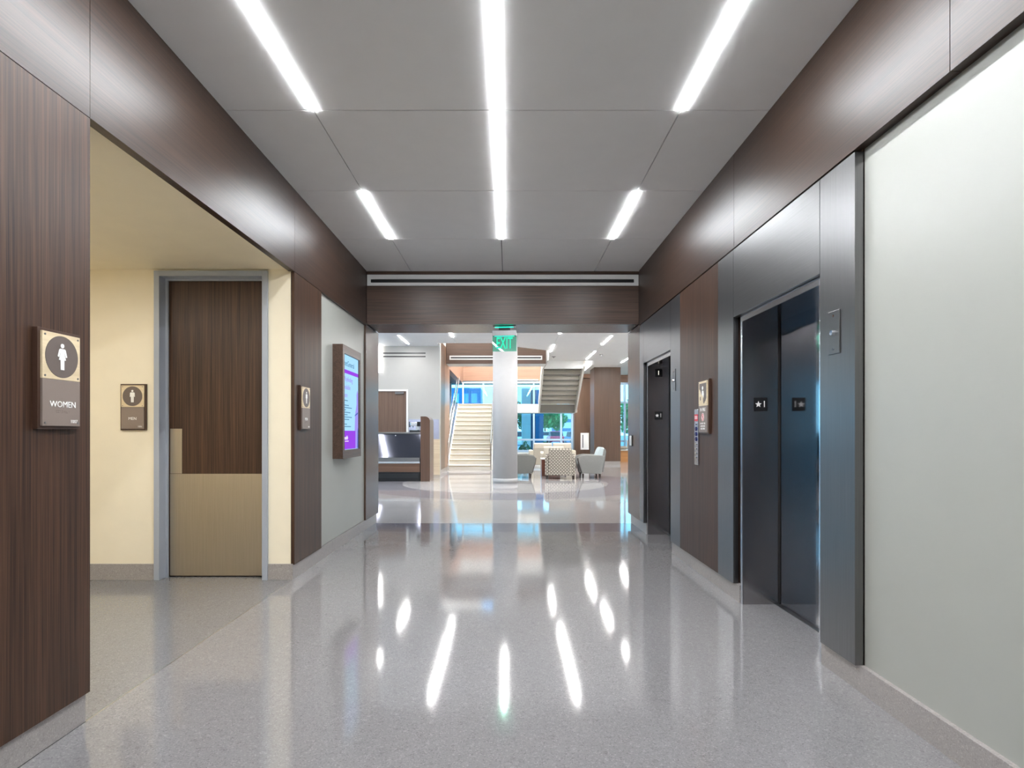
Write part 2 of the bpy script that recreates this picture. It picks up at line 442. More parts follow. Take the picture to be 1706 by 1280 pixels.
# men's room door
dr = struct('door_1', box(-2.946, -2.076, 4.917, 4.965, .008, 2.566), 'wood_z', 'dark wood restroom door with metal kick plate')
bm = bmesh.new()
add_box(bm, -2.99, -2.944, YA1 - .025, 4.97, 0, 2.612, .002)
add_box(bm, -2.078, -2.033, YA1 - .025, 4.97, 0, 2.612, .002)
add_box(bm, -2.944, -2.078, YA1 - .025, 4.97, 2.566, 2.612, .002)
obj('door_frame', bm, 'frame_grey', dr)
bm = bmesh.new()
add_box(bm, -2.944, -2.925, 4.895, 4.913, 0, 2.566)
add_box(bm, -2.925, -2.078, 4.895, 4.913, 2.55, 2.566)
obj('door_stop', bm, 'frame_grey', dr)
obj('kick_plate', box(-2.915, -2.085, 4.9125, 4.9165, .012, .889, .0008), 'bronze_steel', dr)
obj('push_plate', box(-2.914, -2.812, 4.9125, 4.9165, .892, 1.278, .0008), 'bronze_steel', dr)
for z in (.13, .32, .50, .70, .86):
    obj('screw', cyl((-2.095, 4.9115, z), (-2.095, 4.9126, z), .004, seg=8), 'steel', dr)
wr = obj('room_behind', box(-3.2, -1.9, 4.97, 5.0, 0, 2.66), 'void', dr)
# downlights hidden from this viewpoint; the one nearer the corridor is added to brighten
for x, y, lab in ((-3.55, 3.3, 'round warm downlight deep in the restroom alcove ceiling'), (-2.75, 3.15, 'added round warm downlight in the alcove ceiling closer to the corridor')):
    t = thing('recessed_downlight', lab, 'ceiling light', (x, y, 2.627), group='alcove downlights')
    bm = bmesh.new()
    bmesh.ops.create_cone(bm, cap_ends=False, segments=32, radius1=.105, radius2=.09, depth=.006, matrix=Matrix.Translation((x, y, 2.6235)))
    obj('trim_ring', bm, 'white', t)
    obj('diffuser', cyl((x, y, 2.6225), (x, y, 2.6265), .088, seg=32), 'lamp_warm', t)

# ------------------------------------------------------------------ right wall of the corridor
EL = [(3.048, 4.222, 'door_2'), (5.858, 7.03, 'door_3')]      # elevator portals
wr = struct('wall_right', box(1.712, 2.3, YB, 2.74, 0, ZC + .05), 'pale_wall', 'right corridor wall with pale panel, wood, steel and elevators')
def rpiece(name, bm, mat): return obj(name, bm, mat, wr)
rpiece('wall_core', box(1.705, 2.3, 2.74, 3.04, 0, ZC + .05), 'wood_edge')
rpiece('wall_core', box(1.705, 2.3, 4.24, 5.84, 0, ZC + .05), 'wood_edge')
rpiece('wall_core', box(1.705, 2.3, 7.05, YP1, 0, ZC + .05), 'wood_edge')
for a, b, n in EL:
    rpiece('wall_core', box(1.705, 2.3, a - .02, b + .03, 2.11, ZC + .05), 'void')
    rpiece('header_panel', box(XR, 1.703, a + .003, b - .003, 2.098, ZB - .012), 'steel_y')
rpiece('steel_panel', box(XR, 1.711, 2.74, 3.046, .128, ZB - .012), 'steel')
rpiece('steel_panel', box(XR, 1.703, 4.224, 4.530, .128, ZB - .012), 'steel')
rpiece('wood_panel', box(XR, 1.703, 4.532, 5.528, .128, ZB - .012), 'wood_z')
rpiece('steel_panel', box(XR, 1.703, 5.530, 5.856, .128, ZB - .012), 'steel')
rpiece('steel_panel', box(XR, 1.703, 7.032, 7.236, .128, ZB - .012), 'steel')
rpiece('wood_panel', box(XR, 1.703, 7.238, YP1, .128, ZP - .012), 'wood_gloss')
rpiece('beam_core', box(1.69, 2.3, YB, YP0, ZB + .01, ZC + .05), 'void')
for a, b in ((YB, .1), (.103, 2.148), (2.152, 4.208), (4.212, YP0 - .012)):
    rpiece('beam_panel', box(XR, 1.712, a, b, ZB, ZC), 'wood_y')
br = struct('baseboard_right', box(1.688, 1.715, YB, 0.9, 0, .13), 'base')
for a, b in ((.903, 3.075), (4.17, 4.75), (4.753, 5.885), (6.975, 7.86)):
    obj('baseboard_piece', box(1.688, 1.72, a, b, 0, .128), 'base', br)

def elevator(a, b, name, label, indicator):
    j0, j1, zt, xd = a + .06, b - .09, 2.05, 1.965      # jamb faces, head, door plane
    d = struct(name, box(xd, xd + .04, j0, (j0 + j1) / 2 - .002, .006, zt), 'door_steel', label)
    obj('door_panel', box(xd, xd + .04, (j0 + j1) / 2 + .002, j1 - .012, .006, zt), 'door_steel', d)
    obj('jamb', box(1.70, xd - .008, j1, j1 + .04, 0, zt), 'dark_steel', d)
    obj('jamb', box(1.70, xd - .008, j0 - .04, j0, 0, zt), 'dark_steel', d)
    obj('jamb_edge', box(1.694, 1.702, j1, j1 + .03, 0, zt + .04), 'bright_steel', d)
    obj('jamb_edge', box(1.694, 1.702, j0 - .03, j0, 0, zt + .04), 'bright_steel', d)
    obj('head', box(1.70, xd + .02, j0 - .04, j1 + .04, zt, zt + .045), 'dark_steel', d)
    obj('head_edge', box(1.692, 1.70, j0, j1, zt, zt + .043), 'bright_steel', d)
    obj('shaft_wall', box(xd + .05, 2.3, j0 - .1, j1 + .1, -.01, 2.2), 'void', d)
    obj('door_gap', box(xd - .007, xd + .045, j1 - .011, j1 + .04, 0, zt), 'void', d)
    obj('sill', box(xd - .03, xd + .05, j0, j1, -.01, .004), 'steel_y', d)
    # floor plate on the jamb (faces the viewer)
    def plate(zc, txt):
        lab = ('near' if name == 'door_2' else 'far')
        if txt == '1':
            t = thing('elevator_position_indicator', 'black square indicator showing 1 high on the jamb of the far elevator', 'sign', (1.827, j1, zc - .043), FRONT)
        else:
            t = thing('floor_number_plate', 'black plate with a star and number 1 on the jamb of the %s elevator' % lab, 'sign', (1.826, j1, zc - .049), FRONT, 'floor plates on the elevator jambs')
        s = .049 if txt == '*1' else .045
        obj('plate', box(-s, s, 0, 2 * s, 0, .003, .0006), 'black', t, local=True)
        if txt == '*1':
            pts = []
            for k in range(10):
                rr = .024 if k % 2 == 0 else .0105
                an = PI / 2 + k * PI / 5
                pts.append((-.016 + rr * math.cos(an), s + rr * math.sin(an)))
            bm = bmesh.new(); vs = [bm.verts.new((x, y, .0046)) for x, y in pts]; c0 = bm.verts.new((-.016, s, .0046))
            v2 = [bm.verts.new((x, y, .003)) for x, y in pts]
            for k in range(10):
                bm.faces.new((c0, vs[k], vs[(k + 1) % 10])); bm.faces.new((vs[k], v2[k], v2[(k + 1) % 10], vs[(k + 1) % 10]))
            bmesh.ops.recalc_face_normals(bm, faces=bm.faces[:])
            obj('star', bm, 'sign_white', t, local=True)
            text('lettering', '1', .066, .027, s, .0038, 'sign_white', t)
        else:
            text('lettering', '1', .075, 0, s, .0038, M['amber'], t)
    plate(1.45, '*1')
    if indicator: plate(1.965, '1')
    return d
M['amber'] = emit('indicator digit', (1.0, 0.95, 0.8), 1.2)
elevator(*EL[0][:2], 'door_2', 'near elevator door of dark polished steel in a steel surround', False)
elevator(*EL[1][:2], 'door_3', 'far elevator door of dark polished steel in a steel surround', True)

def key_plate(y, z, label):
    t = thing('key_switch_plate', label, 'switch plate', (XR, y, z - .11), ONRIGHT, 'key switch plates beside the elevators')
    obj('plate', box(-.05, .05, 0, .22, 0, .006, .0015), 'steel', t, local=True)
    obj('key_cylinder', cyl((0, .108, .006), (0, .108, .02), .016, .013, 20), 'chrome', t, local=True)
    for zz in (.195, .025):
        obj('screw', cyl((0, zz, .006), (0, zz, .008), .0065, seg=12), 'chrome', t, local=True)
key_plate(2.91, 1.758, 'steel key switch plate on the steel panel before the near elevator')
key_plate(5.723, 1.77, 'steel key switch plate on the steel panel before the far elevator')

# call station
t = thing('elevator_call_station', 'narrow steel call station with red fire notice and dark buttons, between the elevators', 'call panel', (XR, 5.033, .96), ONRIGHT)
obj('plate', box(-.05, .05, 0, .49, 0, .008, .002), 'bright_steel', t, local=True)
obj('fire_notice', box(-.044, .044, .385, .445, .008, .0092), 'red', t, local=True)
for zz in (.408, .418, .428): obj('notice_line', box(-.034, .034, zz - .0022, zz + .0022, .0092, .0098), 'sign_white', t, local=True)
obj('key_switch', cyl((0, .362, .008), (0, .362, .016), .010, seg=14), 'chrome', t, local=True)
for zz in (.318, .272, .228):
    b = obj('call_button', cyl((0, zz, .008), (0, zz, .014), .018, seg=20), 'navy', t, local=True)
for zz in (.185, .145, .105, .07):
    obj('key_switch', cyl((0, zz, .008), (0, zz, .016), .010, seg=14), 'chrome', t, local=True)

# fire sign
def sign_base(name, label, cat, loc, rot, group=None, w=.215, h=.39, split=.5, m=.012):
    t = thing(name, label, cat, loc, rot, group)
    obj('backer', box(-w / 2, w / 2, 0, h, 0, .02, .001), 'sign_back', t, local=True)
    z0 = m + (h - 2 * m) * (1 - split)
    obj('upper_plate', box(-w / 2 + m, w / 2 - m, z0 + .0006, h - m, .02, .029, .0008), 'sign_cream', t, local=True)
    lo = obj('lower_plate', box(-w / 2 + m, w / 2 - m, m, z0 - .0006, .02, .029, .0008), 'sign_grey', t, local=True)
    for sx_ in (-1, 1):
        for zz in (m + .012, z0 + .012, h - m - .012):
            obj('screw', cyl((sx_ * (w / 2 - m - .012), zz, .029), (sx_ * (w / 2 - m - .012), zz, .0305), .004, seg=10), 'steel', t, local=True)
    return t, z0

t, z0 = sign_base('fire_exit_sign', 'fire notice sign with grey pictogram over red emblem, on the wood panel between the elevators', 'sign', (XR, 4.80, 1.235), ONRIGHT, w=.235, h=.455, split=.48)
obj('picture_panel', prism([(-.085, .425), (.085, .425), (.085, .30), (.06, .27), (.03, .30), (0, .33), (-.03, .33), (-.06, .37), (-.085, .38)], 2, .029, .0302), 'sign_disc', t, local=True)
obj('figure_head', prism(circle(0, .385, .016, 20), 2, .0302, .0312), 'sign_white', t, local=True)
obj('figure_body', prism([(-.014, .365), (.02, .362), (.032, .33), (.02, .30), (.004, .32), (-.02, .33)], 2, .0302, .0312), 'sign_white', t, local=True)
obj('flame', prism([(.03, .252), (.05, .27), (.056, .295), (.045, .32), (.032, .335), (.02, .31), (.012, .285), (.016, .265)], 2, .029, .0306), 'sign_disc', t, local=True)
obj('figure_mark', prism([(-.065, .315), (-.055, .315), (-.05, .285), (-.06, .28), (-.068, .295)], 2, .029, .0306), 'sign_disc', t, local=True)
text('lettering', 'IN FIRE', .042, 0, .202, .0297, 'sign_white', t)
obj('emblem', prism(circle(0, .14, .034, 28), 2, .029, .0302), 'sign_white', t, local=True)
bm = bmesh.new()
n = 28; o_, i_ = circle(0, .14, .030, n), circle(0, .14, .023, n)
for k in range(n):
    add = [bm.verts.new((x, y, .0308)) for x, y in (o_[k], o_[(k + 1) % n], i_[(k + 1) % n], i_[k])]
    bm.faces.new(add)
add_prism(bm, [(-.018, .155), (-.014, .16), (.018, .125), (.014, .12)], 2, .0302, .0309)
add_prism(bm, [(-.006, .13), (-.002, .15), (.004, .158), (.010, .145), (.006, .128)], 2, .0302, .0309)
obj('emblem_mark', bm, 'red', t, local=True)
for zz, s in ((.086, 'DO NOT USE'), (.064, 'ELEVATORS'), (.042, 'USE STAIRS')):
    text('lettering', s, .021, 0, zz, .0297, 'sign_white', t)

# restroom signs
def pictogram(bm, cx, cy, s, woman, z0, z1):
    def pr(pts): add_prism(bm, [(cx + x * s, cy + y * s) for x, y in pts], 2, z0, z1)
    add_prism(bm, circle(cx, cy + .82 * s, .16 * s, 20), 2, z0, z1)
    if woman:
        pr([(-.20, .60), (.20, .60), (.17, .25), (.32, -.22), (-.32, -.22), (-.17, .25)])
        pr([(-.21, .60), (-.30, .52), (-.44, .02), (-.32, -.02), (-.17, .40)])
        pr([(.21, .60), (.30, .52), (.44, .02), (.32, -.02), (.17, .40)])
        pr([(-.17, -.22), (-.02, -.22), (-.02, -.95), (-.16, -.95)])
        pr([(.17, -.22), (.02, -.22), (.02, -.95), (.16, -.95)])
    else:
        pr([(-.24, .60), (.24, .60), (.22, -.12), (-.22, -.12)])
        pr([(-.24, .60), (-.36, .50), (-.38, -.10), (-.27, -.10), (-.24, .2)])
        pr([(.24, .60), (.36, .50), (.38, -.10), (.27, -.10), (.24, .2)])
        pr([(-.22, -.12), (-.015, -.12), (-.015, -.95), (-.20, -.95)])
        pr([(.22, -.12), (.015, -.12), (.015, -.95), (.20, -.95)])
def restroom_sign(word, num, woman, loc, rot, label):
    t, z0 = sign_base('restroom_sign', label, 'sign', loc, rot, 'restroom signs')
    cy = (z0 + .39 - .012) / 2
    obj('disc', prism(circle(0, cy, .083, 48), 2, .029, .0302), 'sign_disc', t, local=True)
    bm = bmesh.new(); pictogram(bm, 0, cy, .054, woman, .0302, .0318); obj('pictogram', bm, 'sign_white', t, local=True)
    text('lettering', word, .034, .006 if woman else 0, .097, .0297, 'sign_white', t)
    text('room_number', num, .019, .062, .030, .0297, 'sign_white', t)
    bm = bmesh.new()
    for k in range(len(word) * 3 + 2):
        for r_ in range(3):
            if random.random() < .5: add_cyl(bm, (-.03 + k * .0042, .073 - r_ * .004, .029), (-.03 + k * .0042, .073 - r_ * .004, .0298), .0008, seg=6)
    obj('braille', bm, 'sign_grey', t, local=True)
restroom_sign('WOMEN', '1007', True, (XL, 2.275, 1.262), ONLEFT, 'women restroom sign with white figure, room 1007, on the dark wood wall')
restroom_sign('MEN', '1006', False, (-3.165, YA1, 1.265), FRONT, 'men restroom sign on the cream alcove wall beside the door')
restroom_sign('MEN', '1006', False, (XL, 5.025, 1.265), ONLEFT, 'men restroom sign seen edge-on, on the wood strip before the display screen')

# display screen in a wood case
t = thing('display_screen', 'lit portrait display with blue and purple page in a deep wood case', 'screen', (-1.832, 6.305, .969), ONLEFT)
W2, H, D = .365, 1.20, .108
bm = bmesh.new()
add_box(bm, -W2, -W2 + .062, 0, H, 0, D); add_box(bm, W2 - .062, W2, 0, H, 0, D)
add_box(bm, -W2 + .062, W2 - .062, 0, .088, 0, D); add_box(bm, -W2 + .062, W2 - .062, H - .088, H, 0, D)
add_box(bm, -W2 + .062, W2 - .062, .088, H - .088, 0, .06)
obj('case', bm, 'wood_x', t, local=True)
M['scr'] = emit('screen page', (0.40, 0.72, 1.0), 0.98)
M['scr_v'] = emit('screen violet', (0.33, 0.07, 0.80), 0.95)
M['scr_v2'] = emit('screen violet soft', (0.42, 0.36, 1.0), 0.85)
M['scr_b'] = emit('screen deep blue', (0.12, 0.22, 0.75), 0.7)
M['scr_g'] = emit('screen grey text', (0.16, 0.36, 0.55), 0.8)
M['scr_w'] = emit('screen white', (0.9, 0.9, 1.0), 1.1)
sx0, sx1, sy0, sy1 = -W2 + .066, W2 - .066, .092, H - .092
scr = obj('screen', box(sx0, sx1, sy0, sy1, .06, .092), 'scr', t, local=True)
Hs = sy1 - sy0
obj('page_band', box(sx0 + .002, sx1 - .002, sy0 + Hs * .805, sy0 + Hs * .845, .092, .0928), 'scr_v', t, local=True)
obj('page_block', box(sx0 + .002, sx1 - .12, sy0 + .004, sy0 + Hs * .20, .092, .0928), 'scr_v', t, local=True)
obj('page_figure', prism([(sx1 - .12, sy0 + .004), (sx1 - .003, sy0 + .004), (sx1 - .003, sy0 + Hs * .62), (sx1 - .04, sy0 + Hs * .66), (sx1 - .075, sy0 + Hs * .6), (sx1 - .07, sy0 + Hs * .5), (sx1 - .13, sy0 + Hs * .38), (sx1 - .15, sy0 + Hs * .2)], 2, .092, .0926), 'scr_v2', t, local=True)
obj('page_figure', prism([(sx1 - .045, sy0 + .004), (sx1 - .004, sy0 + .004), (sx1 - .004, sy0 + Hs * .24), (sx1 - .03, sy0 + Hs * .2)], 2, .0926, .0931), 'scr_b', t, local=True)
obj('page_figure', prism([(sx1 - .15, sy0 + Hs * .36), (sx1 - .02, sy0 + Hs * .39), (sx1 - .02, sy0 + Hs * .41), (sx1 - .14, sy0 + Hs * .375)], 2, .0926, .0931), 'scr_b', t, local=True)
text('lettering', 'netGeneral', .085, sx0 + .04, sy0 + Hs * .91, .0926, 'scr_g', t, align='LEFT')
for k, s in enumerate(('Wayfinding', 'available', 'here')):
    text('lettering', s, .075, sx0 + .02, sy0 + Hs * (.745 - .085 * k), .0926, 'scr_v2', t, align='LEFT')
for k, ln in enumerate((.14, 0, .18, .30, .07, .24, .13, .30, .19, 0, .11, .26)):
    if ln: obj('text_line', box(sx0 + .03, sx0 + .03 + ln, sy0 + Hs * (.52 - .025 * k) - .006, sy0 + Hs * (.52 - .025 * k) + .004, .092, .0928), 'scr_g', t, local=True)
text('lettering', 'health', .06, sx0 + .03, sy0 + Hs * .125, .0932, 'scr_w', t, align='LEFT')
obj('text_line', box(sx0 + .06, sx0 + .2, sy0 + Hs * .085, sy0 + Hs * .092, .0928, .0933), 'scr_w', t, local=True)

# card reader on the portal jamb
t = thing('card_reader', 'small white card reader on the wood portal jamb past the far elevator', 'card reader', (XR, 7.69, 1.06), ONRIGHT)
obj('backplate', box(-.04, .04, 0, .145, 0, .008, .002), 'black', t, local=True)
obj('cover', box(-.034, .034, .006, .139, .008, .026, .006), 'white', t, local=True)

# ------------------------------------------------------------------ portal
po = struct('wall_portal', box(-7.2, 7.2, YP0 + .03, YP1 - .03, ZP + .03, ZL + .2), 'wood_edge', 'dark wood portal across the end of the corridor')
obj('wall_core', box(-7.2, -2.04, YP0 + .03, YP1, 0, ZL + .2), 'white', po)
obj('wall_core', box(2.28, 7.2, YP0 + .03, YP1, 0, ZL + .2), 'white', po)
obj('wall_core', box(-2.05, 2.3, YP1 - .03, YP1, ZP + .02, ZL + .2), 'white', po)
obj('portal_panel', box(XL + .004, XR - .002, YP0, YP0 + .03, ZP, 3.118), 'wood_x', po)
obj('portal_panel', box(XL + .004, XR - .002, YP0, YP0 + .03, 3.262, ZC - .002), 'wood_x', po)
obj('portal_soffit', box(XL + .004, XR - .002, YP0 + .03, YP1, ZP, ZP + .03), 'wood_gloss', po)
t = thing('linear_air_diffuser', 'white framed slot air diffuser across the top of the dark wood portal', 'air vent', (-.07, YP0, 3.12))
bm = bmesh.new()
add_box(bm, XL + .006, XR - .004, YP0 - .004, YP0 + .03, 3.12, 3.158); add_box(bm, XL + .006, XR - .004, YP0 - .004, YP0 + .03, 3.204, 3.26)
add_box(bm, XL + .006, XL + .05, YP0 - .004, YP0 + .03, 3.158, 3.204); add_box(bm, XR - .06, XR - .004, YP0 - .004, YP0 + .03, 3.158, 3.204)
obj('frame', bm, 'white', t)
obj('slot', box(XL + .05, XR - .06, YP0 + .014, YP0 + .03, 3.158, 3.204), 'black', t)
obj('vane', box(XL + .05, XR - .06, YP0 + .006, YP0 + .012, 3.178, 3.184), 'black', t)

# exit sign
xs, ys = -.052, 7.45
t = thing('exit_sign', 'green edge-lit glass EXIT sign hanging under the wood portal', 'exit sign', (xs, ys, ZP), (0, 0, R(-4.5)))
obj('canopy', box(xs - .15, xs + .15, ys - .055, ys + .055, ZP - .008, ZP, .002), 'steel_y', t)
obj('stem', box(xs - .07, xs + .07, ys - .03, ys + .03, ZP - .055, ZP - .008), 'black', t)
obj('housing', box(xs - .157, xs + .157, ys - .03, ys + .03, 2.505, ZP - .055, .002), 'steel', t)
M['exit_glass'] = glass('exit sign glass', (0.50, 0.86, 0.74), 0.10)
M['exit_green'] = emit('exit green', (0.035, 0.92, 0.55), 1.0)
M['exit_glow'] = emit('exit edge and soffit glow', (0.02, 0.95, 0.60), 2.2)
obj('glass_panel', box(xs - .157, xs + .157, ys - .004, ys + .004, 2.303, 2.505), 'exit_glass', t)
obj('light_edge', box(xs - .13, xs + .13, ys - .0045, ys + .0045, 2.4995, 2.5045), 'exit_glow', t)
obj('soffit_glow', box(xs - .12, xs + .12, ys - .034, ys - .0305, ZP - .022, ZP - .012), 'exit_glow', t)  # glowing bar stands in for the green light cast on the soffit
ex = thing('tmp', 'x', 'x', (xs, ys - .0045, 2.405), FRONT)
lt = text('lettering', 'EXIT', .212, 0, 0, 0, 'exit_green', ex, .002, sx=.5, bold=.003)
lt.data.transform(Euler(FRONT).to_matrix().to_4x4()); lt.data.transform(Matrix.Translation(Vector((xs, ys - .0055, 2.405)) - Vector((xs, ys, ZP))))
lt.parent = t; bpy.data.objects.remove(ex)

# ------------------------------------------------------------------ lobby shell
YW = 16.6                                           # white wall
lc = struct('lobby_ceiling', box(-7.2, 7.2, YP1, 16.04, ZL + .02, ZL + .25), 'joint', 'white lobby ceiling with strip lights')
obj('ceiling_core', box(-7.2, -1.995, 16.04, YW + .2, ZL + .02, ZL + .25), 'joint', lc)
obj('ceiling_core', prism([(-.2, 16.04), (7.2, 16.04), (7.2, 20.0), (1.24, 20.0), (1.24, 17.5), (.26, 16.76)], 2, ZL + .02, ZL + .25), 'joint', lc)
obj('ceiling_core', box(2.95, 7.2, 20.0, 25.2, ZL + .02, ZL + .25), 'joint', lc)
LX = [-7.0, -4.22, -2.84, -1.46, -.08, 1.30, 2.68, 4.06, 5.44, 7.0]
LY = [YP1 + .01, 9.2, 10.65, 12.1, 13.55, 15.0, 16.04]
for i in range(len(LX) - 1):
    for j in range(len(LY) - 1):
        obj('ceiling_panel', box(LX[i] + .004, LX[i + 1] - .004, LY[j] + .003, LY[j + 1] - .003, ZL, ZL + .02), 'ceil', lc)
for a, b in ((-7.0, -4.22), (-4.22, -2.84), (-2.84, -1.995)):
    obj('ceiling_panel', box(a + .004, b - .004, 16.043, YW, ZL, ZL + .02), 'ceil', lc)
obj('ceiling_panel', prism([(-.2, 16.043), (1.296, 16.043), (1.296, 17.57), (1.24, 17.5), (.26, 16.76)], 2, ZL, ZL + .02), 'ceil', lc)
for a, b in ((1.30, 2.68), (2.68, 4.06), (4.06, 5.44), (5.44, 7.0)):
    for c, d in ((16.043, 17.35), (17.353, 18.7), (18.703, 20.0)):
        obj('ceiling_panel', box(a + .004, b - .004, c, d, ZL, ZL + .02), 'ceil', lc)
for a, b in ((2.95, 4.06), (4.06, 5.44), (5.44, 7.0)):
    for c, d in ((20.003, 21.4), (21.403, 23.1), (23.103, 25.0)):
        obj('ceiling_panel', box(a + .004, b - .004, c, d, ZL, ZL + .02), 'ceil', lc)
obj('ceiling_fascia', box(1.24, 2.62, 19.98, 20.06, 3.47, ZL + .3), 'white', lc)
obj('ceiling_fascia', box(2.93, 2.99, 20.0, 24.6, 3.6, ZL + .3), 'white', lc)
gl_ = 'lobby ceiling strip lights'
LL = [(-2.84, 14.75, 16.15, 'strip light just before the white wall, over the coffee counter'),
      (-2.84, 11.3, 12.7, 'strip light over the counter side of the lobby, hidden behind the portal'),
      (-1.46, 14.3, 15.0, 'short strip light peeping under the portal between the counter and the column'),
      (-1.46, 10.67, 13.7, 'long strip light over the lobby floor before the stair, hidden by the portal'),
      (-.08, 11.7, 12.9, 'strip light running into the round column'),
      (-.08, 10.1, 11.3, 'strip light at the portal end of the column row'),
      (1.30, 10.67, 14.5, 'long strip light next to the column on the lounge side'),
      (1.30, 16.3, 17.7, 'strip light pointing at the corner of the stair bulkhead'),
      (2.68, 11.2, 13.2, 'strip light in the lounge row nearest the portal'),
      (2.68, 14.8, 16.3, 'middle strip light of the row that leads to the wood pillar'),
      (2.68, 17.6, 19.5, 'last strip light before the wood pillar, beside the upper stair flight'),
      (4.06, 17.0, 18.2, 'strip light over the lounge beyond the jamb'),
      (4.06, 19.3, 20.5, 'strip light beside the wood pillar, half hidden by the jamb'),
      (-4.22, 9.5, 12.0, 'strip light at the far counter side of the lobby'), (4.06, 11.0, 14.0, 'strip light at the far window side of the lobby'),
      (-4.22, 12.8, 15.5, 'added unseen strip light over the hidden end of the coffee counter'), (5.44, 12.0, 15.0, 'added unseen strip light along the far side wall, portal end'),  # both added out of view to brighten the lobby sides
      (5.44, 16.5, 20.0, 'added unseen strip light along the far side wall, middle'), (5.44, 21.0, 23.6, 'added unseen strip light over the window bench'),  # both added out of view to brighten the window side
      (3.9, 23.3, 24.3, 'added unseen short strip light between the wood pillar and the brown wall')]  # added behind the pillar to brighten the brown wall and cabinet
for x, a, b, l in LL: strip_light(x, a, b, ZL, 'lamp_lobby', l, gl_, .056)
for k, (x, y) in enumerate(((4.0, 15.9), (3.0, 18.4), (1.5, 18.9))):
    t = thing('ceiling_sprinkler', 'tiny ceiling sprinkler, %s' % ('nearest the jamb', 'between the two lounge light rows', 'near the stair bulkhead')[k], 'sprinkler', (x, y, ZL), group='lobby sprinklers')
    obj('plate', cyl((x, y, ZL - .012), (x, y, ZL), .06, .07, 20), 'steel', t); obj('head', cyl((x, y, ZL - .05), (x, y, ZL - .012), .018, seg=10), 'steel', t)

ww = struct('wall_white', box(-7.2, -4.35, YW, YW + .2, 2.75, ZL + .2), 'wall_white', 'white lobby wall behind the coffee counter')
obj('wall_core', box(-4.35, -3.86, YW, YW + .2, 0, ZL + .2), 'wall_white', ww)
obj('wall_core', box(-3.86, -2.95, YW, YW + .2, 2.46, ZL + .2), 'wall_white', ww)
obj('wall_core', box(-2.95, -1.99, YW, YW + .2, 0, ZL + .2), 'wall_white', ww)
obj('wall_core', box(-7.2, -4.35, YW, YW + .2, 0, .1), 'wall_white', ww)
M['lavender'] = plain('satin splash panel', rgb(205, 210, 236), 0.25, 0.4)
M['tan_tile'] = wood('tan wainscot', 0, rgb(212, 190, 160), rgb(232, 214, 186), 0.4, 40)
obj('wainscot', box(-2.9, -1.992, YW - .012, YW, 0, 1.04), 'tan_tile', ww)
obj('splash_panel', box(-2.9, -2.02, YW - .010, YW, 1.042, 1.62), 'lavender', ww)
d4 = struct('door_4', box(-3.84, -2.97, YW + .03, YW + .08, .01, 2.44), wood('brown door', 2, rgb(92, 70, 58), rgb(118, 94, 80), .4, 80), 'brown wood door in the white lobby wall')
bm = bmesh.new(); add_box(bm, -3.88, -3.84, YW - .02, YW + .1, 0, 2.49); add_box(bm, -2.97, -2.92, YW - .02, YW + .1, 0, 2.49); add_box(bm, -3.84, -2.97, YW - .02, YW + .1, 2.44, 2.49)
obj('door_frame', bm, 'white', d4)
obj('door_closer', box(-3.3, -3.05, YW - .02, YW + .03, 2.36, 2.42), 'steel_y', d4)
t = thing('linear_wall_light', 'vertical strip light shining on the white wall next to the portal jamb', 'wall light', (-3.73, YW, 2.98))
obj('housing', box(-3.785, -3.665, YW - .012, YW, 2.97, ZL), 'white', t)
obj('diffuser', box(-3.775, -3.675, YW - .05, YW - .012, 2.98, ZL - .01), 'lamp_soft', t)
t = thing('wall_air_diffuser', 'white wall diffuser with two dark slots on the white lobby wall', 'air vent', (-3.0, YW, 3.44))
obj('frame', box(-3.66, -2.38, YW - .006, YW, 3.40, 3.60), 'wall_white', t)
for z in (3.445, 3.545): obj('slot', box(-3.64, -2.41, YW - .0085, YW - .006, z - .017, z + .017), 'black', t)

# lobby side walls with their windows
window('window_1', 'blue tinted glazing at the hidden end of the white wall', -7.0, -4.35, YW + .04, YW + .14, .1, 2.75, 1, [-5.7], [1.2])
wls = struct('wall_lobby_left', box(-7.2, -7.0, YP1, YW + .2, 2.9, ZL + .2), 'white')
obj('wall_core', box(-7.2, -7.0, YP1, 9.0, 0, 2.9), 'white', wls)
obj('wall_core', box(-7.2, -7.0, 15.5, YW + .2, 0, 2.9), 'white', wls)
window('window_2', 'blue tinted entrance glazing in the side of the lobby', -7.15, -7.05, 9.0, 15.5, 0, 2.9, 0, [10.6, 12.2, 13.9], [1.1])
wrs = struct('wall_lobby_right', box(7.0, 7.2, YP1, 25.4, 0, ZL + .2), 'white')

# far wall with glazing under and over the stair landing
YG = 25.0
wf = struct('wall_far', box(-2.6, 2.86, YG, YG + .2, 3.49, 4.3), 'tan_wood', 'tan band over the far windows')
obj('wall_core', box(-2.6, 2.86, YG, YG + .2, 0, .36), 'white', wf)
obj('wall_core', box(4.6, 7.2, YG, YG + .2, 3.43, ZL + .2), 'tan_wood', wf)
obj('wall_core', box(-2.6, 7.2, YG, YG + .2, 7.3, 7.8), 'white', wf)
obj('wall_core', box(-2.6, -1.2, YG, YG + .2, 4.3, 7.3), 'white', wf)
obj('wall_core', box(1.2, 7.2, YG, YG + .2, 4.3, 7.3), 'white', wf)
obj('wall_core', box(-1.2, 1.2, YG, YG + .2, 4.3, 6.2), 'white', wf)
window('window_3', 'large blue tinted window behind the stair landing and the lounge', -2.6, 2.86, YG + .05, YG + .15, .36, 3.49, 1, [-1.1, 1.12, 2.32], [.91, 2.2], fw=.10)
window('window_4', 'blue tinted window beside the wood pillar', 4.6, 7.0, YG + .05, YG + .15, .1, 3.43, 1, [5.12, 5.9], [.85, 2.55], fw=.10)
M['glass_sky'] = glass('pale blue glass', (0.55, 0.80, 1.0), 0.06)
